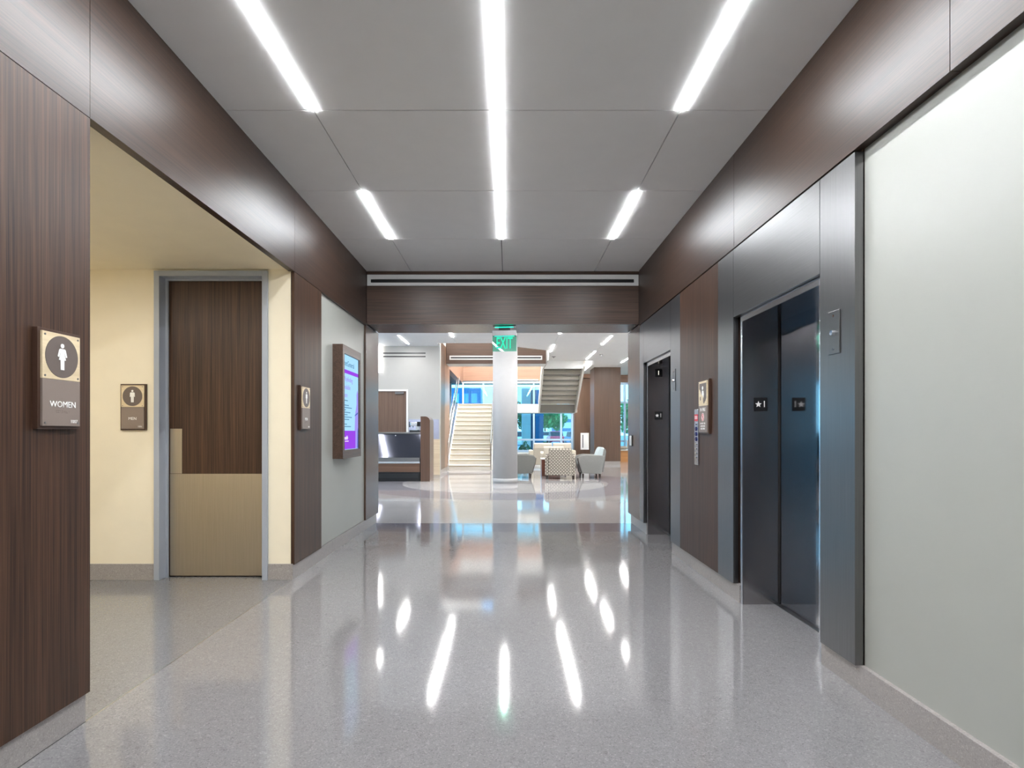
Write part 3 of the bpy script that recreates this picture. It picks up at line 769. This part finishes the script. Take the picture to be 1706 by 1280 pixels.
window('window_5', 'high clerestory window above the stair', -1.2, 1.2, YG + .05, YG + .15, 6.2, 7.3, 1, [], [], 'glass_sky')

# wood wall to the right of the far windows, and the wood pillar
M['brown_z'] = wood('mid brown laminate', 2, rgb(74, 55, 43), rgb(98, 76, 62), 0.34, 60)
wb = struct('wall_brown', box(2.84, 4.6, 24.6, 25.2, .12, 3.55), 'brown_z', 'brown wood wall beside the far window')
obj('wall_band', box(2.84, 4.6, 24.59, 25.2, 3.58, ZL + .2), 'tan_wood', wb)
obj('wall_base', box(2.84, 4.6, 24.6, 25.2, 0, .12), 'base', wb)
pl = struct('trim_pillar', box(3.31, 4.33, 22.0, 23.1, .12, ZL), 'brown_z', 'square pillar clad in brown wood')
obj('pillar_base', box(3.32, 4.32, 22.01, 23.09, 0, .12), 'base', pl)
t = thing('wall_cabinet', 'white recessed cabinet with a dark slot on the brown wall behind the lounge', 'cabinet', (3.29, 24.6, .49))
obj('door', box(3.11, 3.47, 24.56, 24.6, .49, 1.21, .004), 'white', t)
obj('slot', box(3.19, 3.225, 24.555, 24.56, .57, 1.13), 'black', t)

# void above the stair
vw = struct('wall_void', box(-2.2, -2.0, YW + .2, YG + .2, 3.49, 7.8), 'white', 'upper walls of the stair well')
obj('wall_core', box(-2.2, 7.2, 15.8, 16.03, ZL + .26, 7.8), 'white', vw)
obj('wall_core', box(7.0, 7.2, 16.0, YG + .2, ZL + .26, 7.8), 'white', vw)
obj('void_ceiling', box(-2.2, 7.2, 15.8, YG + .2, 7.6, 7.8), 'ceil', vw)
for x, a, b, l in ((-1.2, 16.3, 18.0, 'before the bulkhead'), (-.9, 19.5, 23.5, 'over the lower flight'), (.6, 19.5, 23.5, 'over the landing'), (2.2, 19.5, 23.5, 'over the upper flight')):  # unseen lights added to brighten the stair from above
    strip_light(x, a, b, 7.6, 'well_fill', 'added unseen strip light high in the stair well, ' + l, 'added stair well lights', .08)
# bulkhead over the stair
bk = struct('trim_bulkhead', box(-1.985, 1.2, 18.2, 18.23, 3.43, 4.15), 'wood_x', 'dark wood bulkhead over the foot of the stair')
obj('bulkhead_core', box(-1.985, 1.2, 18.23, 19.0, 3.44, 4.15), 'white', bk)
obj('bulkhead_soffit', box(-1.985, 1.2, 18.23, 19.0, 3.43, 3.44), 'white', bk)
obj('bulkhead_return', box(1.2, 1.24, 17.5, 20.0, 3.45, 4.3), plain('grey return', rgb(176, 174, 168), .5), bk)
t = thing('stair_air_diffuser', 'white framed slot diffuser on the wood bulkhead over the stair', 'air vent', (-.38, 18.2, 3.54))
bm = bmesh.new()
for z in (3.575, 3.665): add_box(bm, -1.88, 1.08, 18.185, 18.2, z - .022, z + .022)
add_box(bm, -1.88, -1.84, 18.185, 18.2, 3.597, 3.643); add_box(bm, 1.04, 1.08, 18.185, 18.2, 3.597, 3.643)
obj('frame', bm, 'white', t); obj('slot', box(-1.84, 1.04, 18.192, 18.2, 3.597, 3.643), 'black', t)
# wall on the left of the stair
sw = struct('wall_stair', box(-2.2, -1.99, YW + .2, 17.85, .13, ZL + .2), 'brown_z', 'wood clad wall at the left of the stair')
obj('wall_panel', box(-2.2, -1.99, 17.853, 19.3, .13, ZL + .2), wood('light brown laminate', 2, rgb(122, 92, 74), rgb(150, 116, 94), .3, 60), sw)
obj('wall_base', box(-2.2, -1.992, YW + .2, 19.3, 0, .13), 'base', sw)
obj('wall_fascia', box(-2.2, -1.99, 19.3, YG, 3.38, 4.2), 'tan_wood', sw)
obj('recess_wall', box(-2.75, -2.6, 19.2, YG, 0, 3.6), 'brown_z', sw)
obj('recess_ceiling', box(-2.6, -2.2, 19.2, YG, 3.38, 3.5), 'wood_edge', sw)
obj('recess_end', box(-2.75, -2.2, 19.1, 19.3, 0, 3.6), 'brown_z', sw)

# round column
co = struct('trim_column', cyl((CX, CY, .12), (CX, CY, ZL), .305, seg=64), 'white', 'round white column in the lobby', smooth=True)
co.data.materials[0] = plain('column paint', rgb(176, 176, 177), .5, 0, .01)
for p in co.data.polygons: p.use_smooth = len(p.vertices) == 4
cb = obj('column_base', cyl((CX, CY, 0), (CX, CY, .12), .31, seg=64), co.data.materials[0], co)
for p in cb.data.polygons: p.use_smooth = len(p.vertices) == 4

# ------------------------------------------------------------------ staircase
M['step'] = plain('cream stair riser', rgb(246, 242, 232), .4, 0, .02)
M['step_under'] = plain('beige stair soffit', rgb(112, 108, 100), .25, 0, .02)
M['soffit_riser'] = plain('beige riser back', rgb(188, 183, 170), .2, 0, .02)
M['tread'] = plain('beige step shade', rgb(170, 155, 126), .4, 0, .02)  # colour of the shadow line painted under each step edge
SX0, SX1, SY0, RUN, RISE, NS = -1.96, -.56, 18.6, .28, .168, 14
st = thing('staircase', 'cream staircase with glass guards rising behind the column and turning back', 'staircase', (-1.26, SY0, 0))
for k in range(NS):
    y, z = SY0 + RUN * k, RISE * (k + 1)
    bm = bmesh.new()
    add_box(bm, SX0, SX1, y + .012, y + .03, z - RISE, z - .04); add_box(bm, SX0, SX1, y - .012, y + RUN + .03, z - .04, z)
    s = obj('step', bm, 'step', st)
    obj('nosing_shade', box(SX0 + .002, SX1 - .002, y - .014, y + .03, z - .042, z - .018), 'tread', s)  # darker strip paints the shade below the step edge
YT = SY0 + RUN * NS; ZT = RISE * NS
for x0, x1 in ((SX0 - .04, SX0 - .002), (SX1 + .002, SX1 + .04)):
    obj('stringer', prism([(SY0 - .02, 0), (SY0 + .25, 0), (YT, ZT - .36), (YT, ZT + .02), (SY0 - .02, .19)], 0, x0, x1), 'step', st)
obj('landing', box(SX0 - .04, 2.72, YT + .04, 23.9, ZT - .33, ZT), 'step', st)
obj('landing_fascia', box(SX1 + .05, 1.19, YT, YT + .035, ZT - .34, ZT - .02), 'step', st)
UX0, UX1 = 1.25, 2.62
for k in range(9):
    y, z = YT - RUN * k, ZT + RISE * (k + 1)
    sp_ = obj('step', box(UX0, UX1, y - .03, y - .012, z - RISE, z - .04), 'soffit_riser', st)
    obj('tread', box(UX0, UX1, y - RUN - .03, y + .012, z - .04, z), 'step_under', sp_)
for x0, x1 in ((UX0 - .07, UX0 - .002), (UX1 + .002, UX1 + .07)):
    obj('stringer', prism([(YT + .02, ZT - .34), (YT + .02, ZT + .1), (YT - 2.55, ZT + .1 + 2.55 * .6), (YT - 2.55, ZT - .34 + 2.55 * .6)], 0, x0, x1), 'step', st)
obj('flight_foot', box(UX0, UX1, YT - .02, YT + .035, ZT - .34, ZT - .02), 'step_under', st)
# guards: sloping glass with steel handrails
def sloped(x, y0, z0, y1, z1, h, th=.012):
    return prism([(y0, z0), (y1, z1), (y1, z1 + h), (y0, z0 + h)], 0, x - th / 2, x + th / 2)
for x in (SX0 - .06, SX1 + .06):
    obj('guard_glass', sloped(x, SY0 - .1, .06, SY0 + 1.95, .06 + 1.95 * .6, .98), 'glass_clear', st)
    obj('guard_glass', sloped(x, SY0 + 1.97, .06 + 1.97 * .6, YT, .06 + (YT - SY0) * .6, .98), 'glass_clear', st)
    xi = x + (.07 if x < -1.5 else -.07)
    bm = cyl((xi, SY0 - .15, .90), (xi, YT + .1, .90 + (YT - SY0 + .25) * .6), .024, seg=12)
    add_cyl(bm, (xi, SY0 - .15, .90), (xi, SY0 - .15, .02), .02, seg=10)
    obj('handrail', bm, 'chrome', st)
    bm = cyl((x, SY0 - .1, 1.04), (x, YT, 1.04 + (YT - SY0) * .6), .016, seg=10)
    obj('glass_cap', bm, 'bright_steel', st)
obj('guard_glass', box(SX0, 1.18, YT + .9 + .6, YT + .9 + .612, ZT, ZT + .95), 'glass_clear', st)
bm = cyl((SX0, YT + 1.46, ZT + .83), (2.7, YT + 1.46, ZT + .83), .024, seg=12)
add_cyl(bm, (SX0, YT + 1.506, ZT + .98), (2.7, YT + 1.506, ZT + .98), .02, seg=12)
obj('landing_rail', bm, 'white', st)
for x in (SX0 + .05, .0, 1.7, 2.6):
    obj('rail_post', box(x - .025, x + .025, YT + 1.48, YT + 1.53, ZT, ZT + .98), 'white', st)
obj('guard_glass', box(SX1 + .08, UX0 - .08, YT + .05, YT + .062, ZT, ZT + .95), 'glass_clear', st)
obj('landing_rail', cyl((SX1 + .06, YT + .056, ZT + .96), (UX0 - .08, YT + .056, ZT + .96), .022, seg=12), 'white', st)

# ------------------------------------------------------------------ coffee counter
YK = 14.45
M['counter_dark'] = plain('smoked counter panel', rgb(78, 80, 90), .09, 1.0, .02)
M['counter_wood'] = wood('counter wood', 2, rgb(76, 54, 42), rgb(98, 72, 57), .3, 60)
t = thing('coffee_counter', 'serving counter with dark glossy front and wood base beside the white wall', 'counter', (-3.2, YK, 0))
obj('body', prism([(YK + .06, 0), (YK + .75, 0), (YK + .75, 1.2), (YK + .29, 1.2), (YK + .10, .56), (YK + .06, .5)], 0, -4.6, -2.24), 'black', t)
bm = bmesh.new()
prof = [(YK + .245, 1.20), (YK + .19, 1.04), (YK + .12, .84), (YK + .045, .63), (YK, .51), (YK + .06, .50), (YK + .28, 1.20)]
add_prism(bm, prof, 0, -4.6, -2.245); fp = obj('front_panel', bm, 'counter_dark', t)
obj('front_trim', box(-4.6, -2.245, YK - .012, YK + .02, .455, .50), 'bright_steel', t)
obj('lower_glass', box(-4.6, -2.25, YK - .006, YK + .004, .50, .60), 'steel_y', t)
obj('worktop', box(-4.6, -2.235, YK + .22, YK + .76, 1.202, 1.245, .006), 'steel_y', t)
obj('wood_base', box(-4.6, -2.245, YK + .01, YK + .06, .235, .452), wood('counter base wood', 0, rgb(88, 63, 47), rgb(112, 82, 64), .4, 60), t)
kp = obj('kick_grille', box(-4.6, -2.255, YK + .03, YK + .055, .02, .23), 'black', t)
for z in (.06, .095, .13, .165): obj('louvre', box(-4.55, -2.30, YK + .02, YK + .032, z, z + .012), plain('grille', rgb(40, 42, 48), .4), t) if z != .06 else None
obj('latch', cyl((-2.9, YK + .24, 1.16), (-2.9, YK + .205, 1.16), .014, seg=12), 'chrome', t)
pts = [(-2.225, 0), (-1.99, 0), (-1.99, 1.52)] + [(-2.11 + .12 * math.cos(a), 1.525 + .12 * math.sin(a)) for a in [R(k) for k in (0, 18, 36, 54, 72, 90)]] + [(-2.225, 1.645)]
obj('end_panel', prism(pts, 1, YK - .01, YK + .72), 'counter_wood', t)
t = thing('coffee_machine', 'small chrome and black coffee machine on the counter against the end panel', 'coffee machine', (-2.42, YK + .35, 1.245))
x, y, z = -2.42, YK + .35, 1.245
obj('base', box(x - .13, x + .13, y - .13, y + .13, z, z + .05, .01), 'black', t)
obj('tray', box(x - .11, x + .08, y - .125, y - .02, z + .05, z + .06), 'chrome', t)
obj('column', box(x + .02, x + .11, y - .02, y + .12, z + .05, z + .16), 'bright_steel', t)
obj('head', box(x - .12, x + .12, y - .1, y + .12, z + .16, z + .25, .012), 'bright_steel', t)
obj('hopper', box(x + .06, x + .14, y - .11, y + .10, z + .15, z + .27, .008), 'black', t)
obj('spout', cyl((x - .05, y - .06, z + .12), (x - .05, y - .06, z + .16), .018, seg=12), 'chrome', t)
obj('handle', box(x - .15, x - .12, y - .06, y + .0, z + .13, z + .27, .006), 'black', t)

# ------------------------------------------------------------------ lounge furniture
def fabric(name, col, rough=.85): return plain(name, col, rough, 0, .10, .2, 120.0)
M['fab_grey'] = fabric('grey upholstery', rgb(138, 138, 136))
M['fab_grey2'] = fabric('dark grey upholstery', rgb(118, 118, 114))
M['fab_cream'] = fabric('cream upholstery', rgb(206, 198, 182))
M['fab_beige'] = fabric('beige upholstery', rgb(170, 163, 150))
M['fab_blue'] = fabric('pale blue cushion', rgb(196, 208, 212))
m, nt_, p = new_mat('circle patterned upholstery'); M['fab_pattern'] = m
sp = nt_.nodes.new('ShaderNodeSeparateXYZ'); nt_.links.new(objcoord(nt_, (38.0, 38.0, 38.0)), sp.inputs[0])
def mth(op, a, b=None):
    k = nt_.nodes.new('ShaderNodeMath'); k.operation = op; nt_.links.new(a, k.inputs[0])
    if b is not None: nt_.links.new(b, k.inputs[1])
    return k.outputs[0]
u_ = mth('SINE', mth('ADD', sp.outputs[0], sp.outputs[1])); v_ = mth('SINE', sp.outputs[2])
w_ = mth('ABSOLUTE', mth('MULTIPLY', u_, v_))
nt_.links.new(ramp(nt_, w_, [(0.0, rgb(208, 201, 188)), (.12, rgb(200, 193, 180)), (.24, rgb(70, 60, 52)), (.62, rgb(78, 68, 60)), (.78, rgb(206, 199, 186)), (1.0, rgb(210, 204, 192))]), p.inputs['Base Color'])
p.inputs['Roughness'].default_value = .85
M['leg_dark'] = plain('dark wood leg', rgb(48, 34, 28), .4)

def box_chair(label, x, y, rz, fab, group, cushion='fab_cream'):
    """square club chair seen from behind; local +y is the way it faces"""
    t = thing('club_chair', label, 'chair', (x, y, 0), (0, 0, rz), group)
    L = dict(local=True)
    obj('seat_base', box(-.29, .29, -.30, .34, .10, .34, .02), fab, t, **L)
    obj('seat_cushion', box(-.285, .285, -.16, .37, .34, .47, .04), fab, t, **L)
    obj('backrest', prism([(-.38, .10), (-.26, .10), (-.22, .78), (-.27, .82), (-.35, .82), (-.40, .78)], 0, -.30, .30, .018), fab, t, **L)
    for s in (-1, 1):
        x0, x1 = (s * .30, s * .40) if s > 0 else (s * .40, s * .30)
        obj('arm', prism([(-.36, .10), (.37, .10), (.39, .60), (.33, .645), (-.30, .645), (-.37, .60)], 0, x0, x1, .018), fab, t, **L)
        for yy in (-.33, .31):
            obj('leg', box(s * .35 - .025, s * .35 + .025, yy - .025, yy + .025, 0, .10), 'leg_dark', t, **L)
    obj('piping', prism([(-.402, .13), (-.398, .13), (-.398, .77), (-.402, .77)], 0, -.28, -.272), cushion, t, **L)
    obj('piping', prism([(-.402, .13), (-.398, .13), (-.398, .77), (-.402, .77)], 0, .272, .28), cushion, t, **L)
    return t
box_chair('circle-patterned club chair seen from behind, nearest the corridor', 1.40, 15.42, R(-5), 'fab_pattern', 'club chairs in the lounge')
box_chair('cream club chair right behind the circle-patterned one', 1.38, 17.5, R(-3), 'fab_cream', 'club chairs in the lounge')

def lounge_chair(label, x, y, rz, fab, pad):
    """armchair with flared closed sides; local +x is the way it faces"""
    t = thing('lounge_chair', label, 'chair', (x, y, 0), (0, 0, rz), 'grey lounge chairs')
    L = dict(local=True)
    side = [(-.25, .115), (.27, .135), (.37, .43), (.385, .55), (.34, .60), (.15, .635), (-.10, .625), (-.345, .605), (-.355, .56)]
    for s in (-1, 1):
        a0, a1 = (.27, .37) if s > 0 else (-.37, -.27)
        obj('arm', prism(side, 1, a0, a1, .015), fab, t, **L)
        obj('arm_trim', prism([(.385, .555), (.395, .54), (.375, .41), (.285, .12), (.272, .125), (.365, .43)], 1, a0 + .01, a1 - .01), 'leg_dark', t, **L)
        for xx in (-.21, .24):
            obj('leg', prism([(xx - .028, .12), (xx + .028, .12), (xx + .018, 0), (xx - .018, 0)], 1, s * .31 - .025, s * .31 + .025), 'leg_dark', t, **L)
    obj('seat_base', box(-.24, .27, -.27, .27, .16, .34, .02), fab, t, **L)
    obj('seat_cushion', box(-.2, .33, -.265, .265, .34, .47, .04), pad, t, **L)
    obj('backrest', prism([(-.24, .16), (-.33, .16), (-.40, .72), (-.37, .80), (-.33, .78), (-.27, .45)], 1, -.268, .268, .015), fab, t, **L)
    obj('back_cushion', prism([(-.26, .44), (-.16, .46), (-.13, .58), (-.18, .74), (-.24, .835), (-.34, .83), (-.36, .76)], 1, -.255, .255, .03), pad, t, **L)
    return t
lounge_chair('grey lounge chair in side view facing the column, beside the patterned chair', 2.26, 15.75, R(180), 'fab_grey', 'fab_blue')
lounge_chair('grey lounge chair half hidden by the round column', .36, 15.75, R(0), 'fab_grey2', 'fab_grey')

# cream sofa
t = thing('sofa', 'cream two-seat sofa with its beige back to the viewer, in front of the far window', 'sofa', (1.52, 20.0, 0), (0, 0, 0))
L = dict(local=True)
obj('frame', box(-.66, .66, -.30, .36, .12, .38, .02), 'fab_beige', t, **L)
obj('backrest', prism([(-.42, .12), (-.28, .12), (-.25, .72), (-.40, .72)], 0, -.66, .66, .02), 'fab_beige', t, **L)
for s in (-1, 1):
    obj('back_cushion', prism([(-.40, .60), (-.20, .45), (-.13, .55), (-.20, .84), (-.30, .88), (-.40, .85)], 0, min(s * .02, s * .64), max(s * .02, s * .64), .03), 'fab_cream', t, **L)
    obj('seat_cushion', box(min(s * .01, s * .64), max(s * .01, s * .64), -.18, .40, .38, .5, .04), 'fab_cream', t, **L)
    obj('arm', box(min(s * .66, s * .80), max(s * .66, s * .80), -.40, .40, .12, .62, .03), 'fab_cream', t, **L)
    for yy in (-.36, .34): obj('leg', box(s * .72 - .03, s * .72 + .03, yy - .03, yy + .03, 0, .12), 'leg_dark', t, **L)

# side table between the chairs
t = thing('side_table', 'square side table with pale top and reddish brown sides behind the patterned chair', 'side table', (1.20, 16.35, 0))
obj('table_top', box(.93, 1.47, 16.08, 16.62, .47, .50, .004), 'white', t)
M['mahog'] = wood('reddish table wood', 2, rgb(84, 44, 32), rgb(118, 68, 50), .35, 60)
obj('side_panel', box(.94, .97, 16.10, 16.60, 0, .47), 'mahog', t); obj('side_panel', box(1.43, 1.46, 16.10, 16.60, 0, .47), 'mahog', t)
obj('front_panel', box(.97, 1.43, 16.11, 16.14, 0, .47), 'mahog', t)

# bench at the window right of the pillar
t = thing('window_bench', 'low tan wood bench with white top at the window beyond the pillar', 'bench', (5.4, 23.9, 0))
obj('bench_body', box(4.55, 6.3, 23.7, 24.3, 0, .47), 'planter_wood', t); obj('bench_top', box(4.53, 6.32, 23.68, 24.32, .47, .51, .006), 'white', t)
for k, (x, l) in enumerate(((4.82, 'grey cushion lying on the window bench'), (5.22, 'cream cushion standing on the window bench'))):
    tt = thing('cushion', l, 'cushion', (x, 24.05, .51))
    if k: bm = box(x - .22, x + .22, 23.98, 24.14, .511, .93, .06); mt_ = 'fab_cream'
    else: bm = box(x - .18, x + .16, 23.86, 24.2, .511, .66, .055); mt_ = 'fab_beige'
    obj('cover', bm, mt_, tt, smooth=True)

# ------------------------------------------------------------------ outside
gr = struct('ground', box(-120, 140, 25.45, 220, -.35, -.15), plain('asphalt', rgb(150, 156, 164), .9), 'pale parking lot paving outside')
gr2 = struct('ground_side', box(-120, 60, -60, -3.6, -.35, -.15), plain('rear paving', rgb(150, 156, 164), .9))
gr3 = obj('paving', box(-120, -7.3, -3.6, 25.4, -.35, -.15), plain('side paving', rgb(150, 156, 164), .9), gr2)
go = obj('lawn', box(-6, 9, 25.6, 33, -.15, -.12), plain('lawn', rgb(86, 128, 74), .95, 0, .2, .2, 30), gr)
# canopy over the outside
ec = struct('exterior_canopy', box(-10, 12, 25.25, 26.2, 3.42, 3.7), plain('canopy soffit', rgb(120, 128, 140), .7), 'flat canopy outside over the far windows')
M['ext_white'] = plain('white exterior cladding', rgb(226, 228, 232), .6)
M['ext_blue'] = plain('blue cladding', rgb(40, 118, 170), .4)
t = thing('exterior_column', 'white panelled column outside the far window', 'column', (.98, 28.4, -.15))
for k, z in enumerate((-.15, .75, 1.65, 2.55)): obj('panel', box(.66, 1.10, 28.2, 28.6, z, z + (.893 if k < 3 else .866)), 'ext_white', t)
t = thing('exterior_blue_post', 'broad dark blue post outside next to the parked cars', 'column', (1.58, 29.3, -.15))
obj('shaft', box(1.38, 1.78, 28.9, 29.3, -.15, 3.4), 'ext_blue', t); obj('edge', box(1.14, 1.37, 29.0, 29.2, -.15, 3.4), plain('teal post edge', rgb(28, 70, 104), .4), t)

def car(label, x, y, rz, col):
    t = thing('car', label, 'car', (x, y, -.15), (0, 0, rz), 'parked cars')
    L = dict(local=True)
    paint = plain('car paint', col, .25)
    obj('body', prism([(-2.15, .28), (2.15, .28), (2.2, .55), (2.1, .78), (1.1, .92), (-1.6, .95), (-2.15, .85), (-2.2, .5)], 1, -.86, .86, .06), paint, t, **L)
    obj('cabin', prism([(-1.75, .92), (1.05, .90), (.35, 1.42), (-1.1, 1.45)], 1, -.74, .74, .06), 'black', t, **L)
    obj('roof', prism([(-1.12, 1.43), (.36, 1.40), (.25, 1.47), (-1.0, 1.49)], 1, -.70, .70, .01), paint, t, **L)
    for sx_ in (-1.35, 1.35):
        for sy_ in (-.80, .80):
            w_ = obj('wheel', cyl((sx_, sy_ - .1, .32), (sx_, sy_ + .1, .32), .32, seg=20), 'black', t, **L)
            obj('hub', cyl((sx_, sy_ - .105, .32), (sx_, sy_ + .105, .32), .19, seg=14), 'steel', w_, **L)
    for sy_ in (-.6, .6): obj('headlight', box(2.12, 2.2, sy_ - .16, sy_ + .16, .58, .70, .01), 'bright_steel', t, **L)
    for sy_ in (-.65, .65): obj('tail_light', box(-2.2, -2.12, sy_ - .14, sy_ + .14, .64, .78, .01), 'red', t, **L)
for l, x, y, rz, c in (('white parked car beside the blue post', 4.9, 78, -88, (240, 240, 242)),
                       ('red parked car between the white cars', 5.6, 68, 92, (214, 60, 84)),
                       ('blue parked car in front of the tree', 6.9, 58, -85, (40, 84, 140)),
                       ('white parked car at the jamb of the far window', 8.1, 70, 95, (238, 240, 244)),
                       ('silver parked car in the second row', 6.9, 86, 90, (206, 210, 216)),
                       ('pale parked car seen past the white column', 1.5, 60, 88, (214, 222, 230))):
    car(l, x, y, R(rz), rgb(*c))

def leaf_cloud(cx, cy, cz, rx, ry, rz, n, size):
    bm = bmesh.new()
    for _ in range(n):
        while True:
            a = Vector((random.uniform(-1, 1), random.uniform(-1, 1), random.uniform(-1, 1)))
            if .25 < a.length < 1: break
        wob = 1 + .22 * math.sin(a.x * 7 + cx) * math.cos(a.z * 6 + cy)
        c = Vector((cx + a.x * rx * wob, cy + a.y * ry * wob, cz + a.z * rz * wob))
        q = Euler((random.uniform(0, 6.3), random.uniform(0, 6.3), random.uniform(0, 6.3))).to_matrix()
        s = size * random.uniform(.6, 1.3)
        bm.faces.new([bm.verts.new(c + q @ Vector(v)) for v in ((-s, 0, 0), (0, -s * .5, 0), (s, 0, 0), (0, s * .5, 0))])
    return bm
M['leaf'] = plain('green leaves', rgb(92, 150, 84), .7, 0, .3, .3, 2.0)
M['leaf2'] = plain('deep green leaves', rgb(58, 110, 66), .7, 0, .3, .3, 2.0)
M['bark'] = plain('bark', rgb(92, 78, 66), .9, 0, .2)
def tree(label, x, y, h, r, mat='leaf', n=1400):
    t = thing('tree', label, 'tree', (x, y, -.15), group='trees outside')
    bm = bmesh.new(); add_cyl(bm, (x, y, -.15), (x, y, h * .55), .16, .09, 10)
    for a in range(5): add_cyl(bm, (x, y, h * .4), (x + r * .6 * math.cos(a * 1.3), y + r * .6 * math.sin(a * 1.3), h * .75), .06, .03, 7)
    obj('trunk', bm, 'bark', t)
    f = obj('foliage', leaf_cloud(x, y, h * .66, r, r, h * .36, n, r * .14), mat, t); f['kind'] = 'stuff'
tree('full green tree behind the parked cars', 5.9, 92, 6.6, 2.6)
tree('small green tree at the jamb side of the parked cars', 8.6, 100, 5.2, 1.7)
tree('tree seen in the gap between round column and white column', 2.0, 80, 5.5, 1.6, 'leaf2')
tree('tree outside the narrow window beyond the pillar', 8.4, 38, 3.4, 1.1)
for k, (x, y, r_, l) in enumerate(((.75, 26.6, .34, 'low shrub outside next to the round column'), (1.75, 27.2, .36, 'low shrub outside behind the sofa'))):
    t = thing('shrub', l, 'shrub', (x, y, -.15), group='shrubs under the far window')
    bm = bmesh.new()
    for a in range(4): add_cyl(bm, (x, y, -.15), (x + .15 * math.cos(a * 1.6), y + .15 * math.sin(a * 1.6), .4), .015, .008, 6)
    obj('stem', bm, 'bark', t); f = obj('foliage', leaf_cloud(x, y, .35, r_, r_, .42, 500, .06), 'leaf2', t); f['kind'] = 'stuff'
# office building across the lot, seen through the upper panes
t = thing('office_building', 'blue glazed office building across the parking lot', 'building', (-4.2, 62, -.15))
obj('wall', box(-6.0, -2.9, 60, 66, -.15, 5.9), 'ext_blue', t)
for z in (1.2, 3.2, 4.8):
    for x in (-5.5, -4.5, -3.6): obj('window', box(x - .32, x + .32, 59.93, 60.0, z - .5, z + .5), plain('office glass', rgb(120, 180, 214), .1), t)
t = thing('parking_structure', 'pale low building far behind the trees', 'building', (12, 130, -.15))
obj('wall', box(9.2, 24, 126, 136, -.15, 5.4), 'ext_white', t)
for z in (1.4, 3.4): obj('window_band', box(9.6, 23.6, 125.9, 126, z, z + .7), plain('band glass', rgb(96, 130, 160), .2), t)
